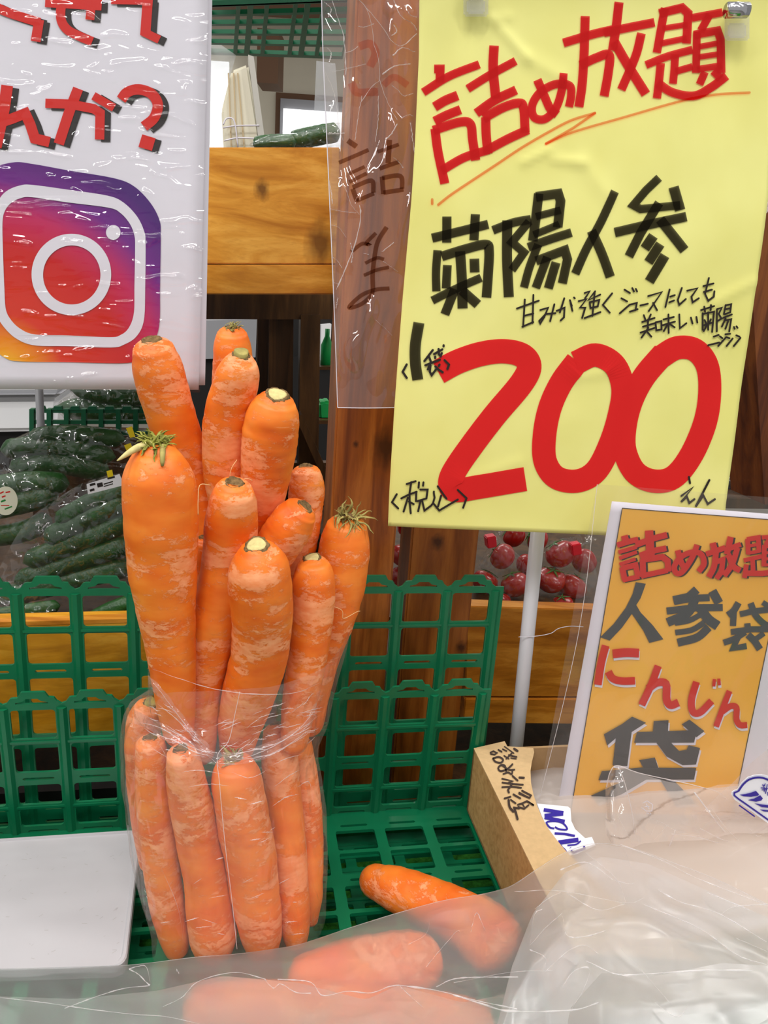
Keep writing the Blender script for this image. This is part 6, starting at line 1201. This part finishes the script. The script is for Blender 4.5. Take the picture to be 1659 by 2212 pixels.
dp = Sheet(1.5, .02, 60); tag(link('plastic_curtain', flipto(dp.grid((430, 60), (510, 115), (448, 330), (300, 330))), M['cling'], smooth=True), 'milky plastic sheet draped beside the white poster', 'sheet')
ss = empty('rolled_shade', onw(520, 322, 1.15), 'cream folded shade tied with string above the pine shelf', 'shade')
plain('shade_cream', lin(226, 222, 202), .6, .3); plain('shade_line', lin(196, 176, 140), .6, .3); plain('shade_side', lin(190, 188, 180), .5, .3)
link('folds', prism([(500, 152), (536, 138), (568, 340), (484, 340), (478, 240)], 1.15, .035, .003), M['shade_cream'], ss)
bm = bmesh.new()
for x0, x1 in ((492, 496), (503, 508), (512, 524)): prism([(x0, 158), (x0 + 3, 157), (x1 + 5, 318), (x1 + 2, 318)], 1.147, .003, bm=bm)
link('fold_lines', bm, M['shade_line'], ss)
link('side_bars', prism([(536, 118), (548, 122), (576, 330), (562, 330)], 1.14, .035), M['shade_side'], ss)
bm = bmesh.new(); wire(bm, [onw(x, y, 1.14) for x, y in ((482, 276), (510, 272), (560, 271))], .001, 5, 14); wire(bm, [onw(x, y, 1.14) for x, y in ((484, 304), (515, 298), (562, 300))], .001, 5, 14); wire(bm, [onw(x, y, 1.138) for x, y in ((482, 270), (490, 256), (506, 262), (514, 318))], .001, 5, 14); link('string', bm, M['paper_white'], ss, smooth=True)
emit('bright_pane', (1, 1, 1, 1), 1.4)
def atY(px, py, y): d = ray(px, py); return CAM + d * (y / d.y)
w2 = empty('window_2', atY(450, 330, 6.9), 'bright daylight window between the milky sheet and the cream shade', 'window'); w2['kind'] = 'structure'
farrect(300, 120, 492, 335, 6.90, .03, 'pane', M['bright_pane'], w2)
film('bubble_wrap', .36, .2, 60, .9, (.94, .96, 1), 1.0, (1, 1, 1), (.86, .9, .96), ridge=False)
bw = Sheet(1.0, .012, 70); tag(link('bubble_wrap', flipto(bw.grid((683, 132), (724, 138), (740, 320), (676, 320))), M['bubble_wrap'], smooth=True), 'crumpled bubble wrap standing on the pine shelf next to the post', 'wrap')
for pts, wd, lab, w in (([(546, 312), (590, 306), (640, 308)], 30, 'dark wrapped cucumber lying on the pine shelf, nearer the poster', .82), ([(625, 306), (680, 294), (735, 284)], 40, 'dark wrapped cucumber lying on the pine shelf, nearer the post', .84)):
    o = cucumber(pts, w, wd, lab, 'wrapped vegetables on the pine shelf')
blob('produce_bag', [(540, 316), (580, 292), (640, 282), (700, 270), (740, 268), (745, 316), (640, 320)], .80, .02, M['veg_film'], 'shiny clear film over the dark vegetables on the pine shelf', 'bag', amp=.006, seed=77)
# glimpses of the store under the shelf
gl = empty('display_freezer', onw(500, 800, 2.2), 'pale cooler glimpsed under the pine shelf behind the tallest carrots', 'cooler')
link('pane', prism([(430, 692), (555, 690), (552, 772), (430, 776)], 2.2, .1), M['grey_metal'], gl)
link('front', prism([(400, 776), (800, 768), (780, 1560), (400, 1560)], 2.22, .1), M['dark'], gl)  # dark fill, shade between the timbers put into its colour
link('upper_shade_panel', prism([(556, 600), (800, 600), (800, 768), (553, 772)], 2.24, .1), M['dark'], gl)  # dark panel added where the gap shows only shade
link('white_frame', prism([(694, 702), (716, 700), (712, 792), (692, 792)], 2.2, .05), M['white_metal'], gl)
plain('bright_green', lin(20, 160, 80), .4, .4)
bm = bmesh.new(); p = onw(704, 791, 1.32); tube(bm, [p, p + SZ * .035, p + SZ * .05, p + SZ * .062], [.010, .010, .004, .004], 14); tag(link('green_bottle', bm, M['bright_green'], smooth=True), 'small green bottle far back between the dark frame and the post', 'bottle')
tag(link('green_bag', prism([(688, 872), (700, 866), (716, 868), (716, 907), (690, 907)], 1.31, .04, .004), M['bright_green']), 'bright green packet low in the shade next to the post', 'packet')

for o in list(sc.objects):
    if '_o' in o: del o['_o']
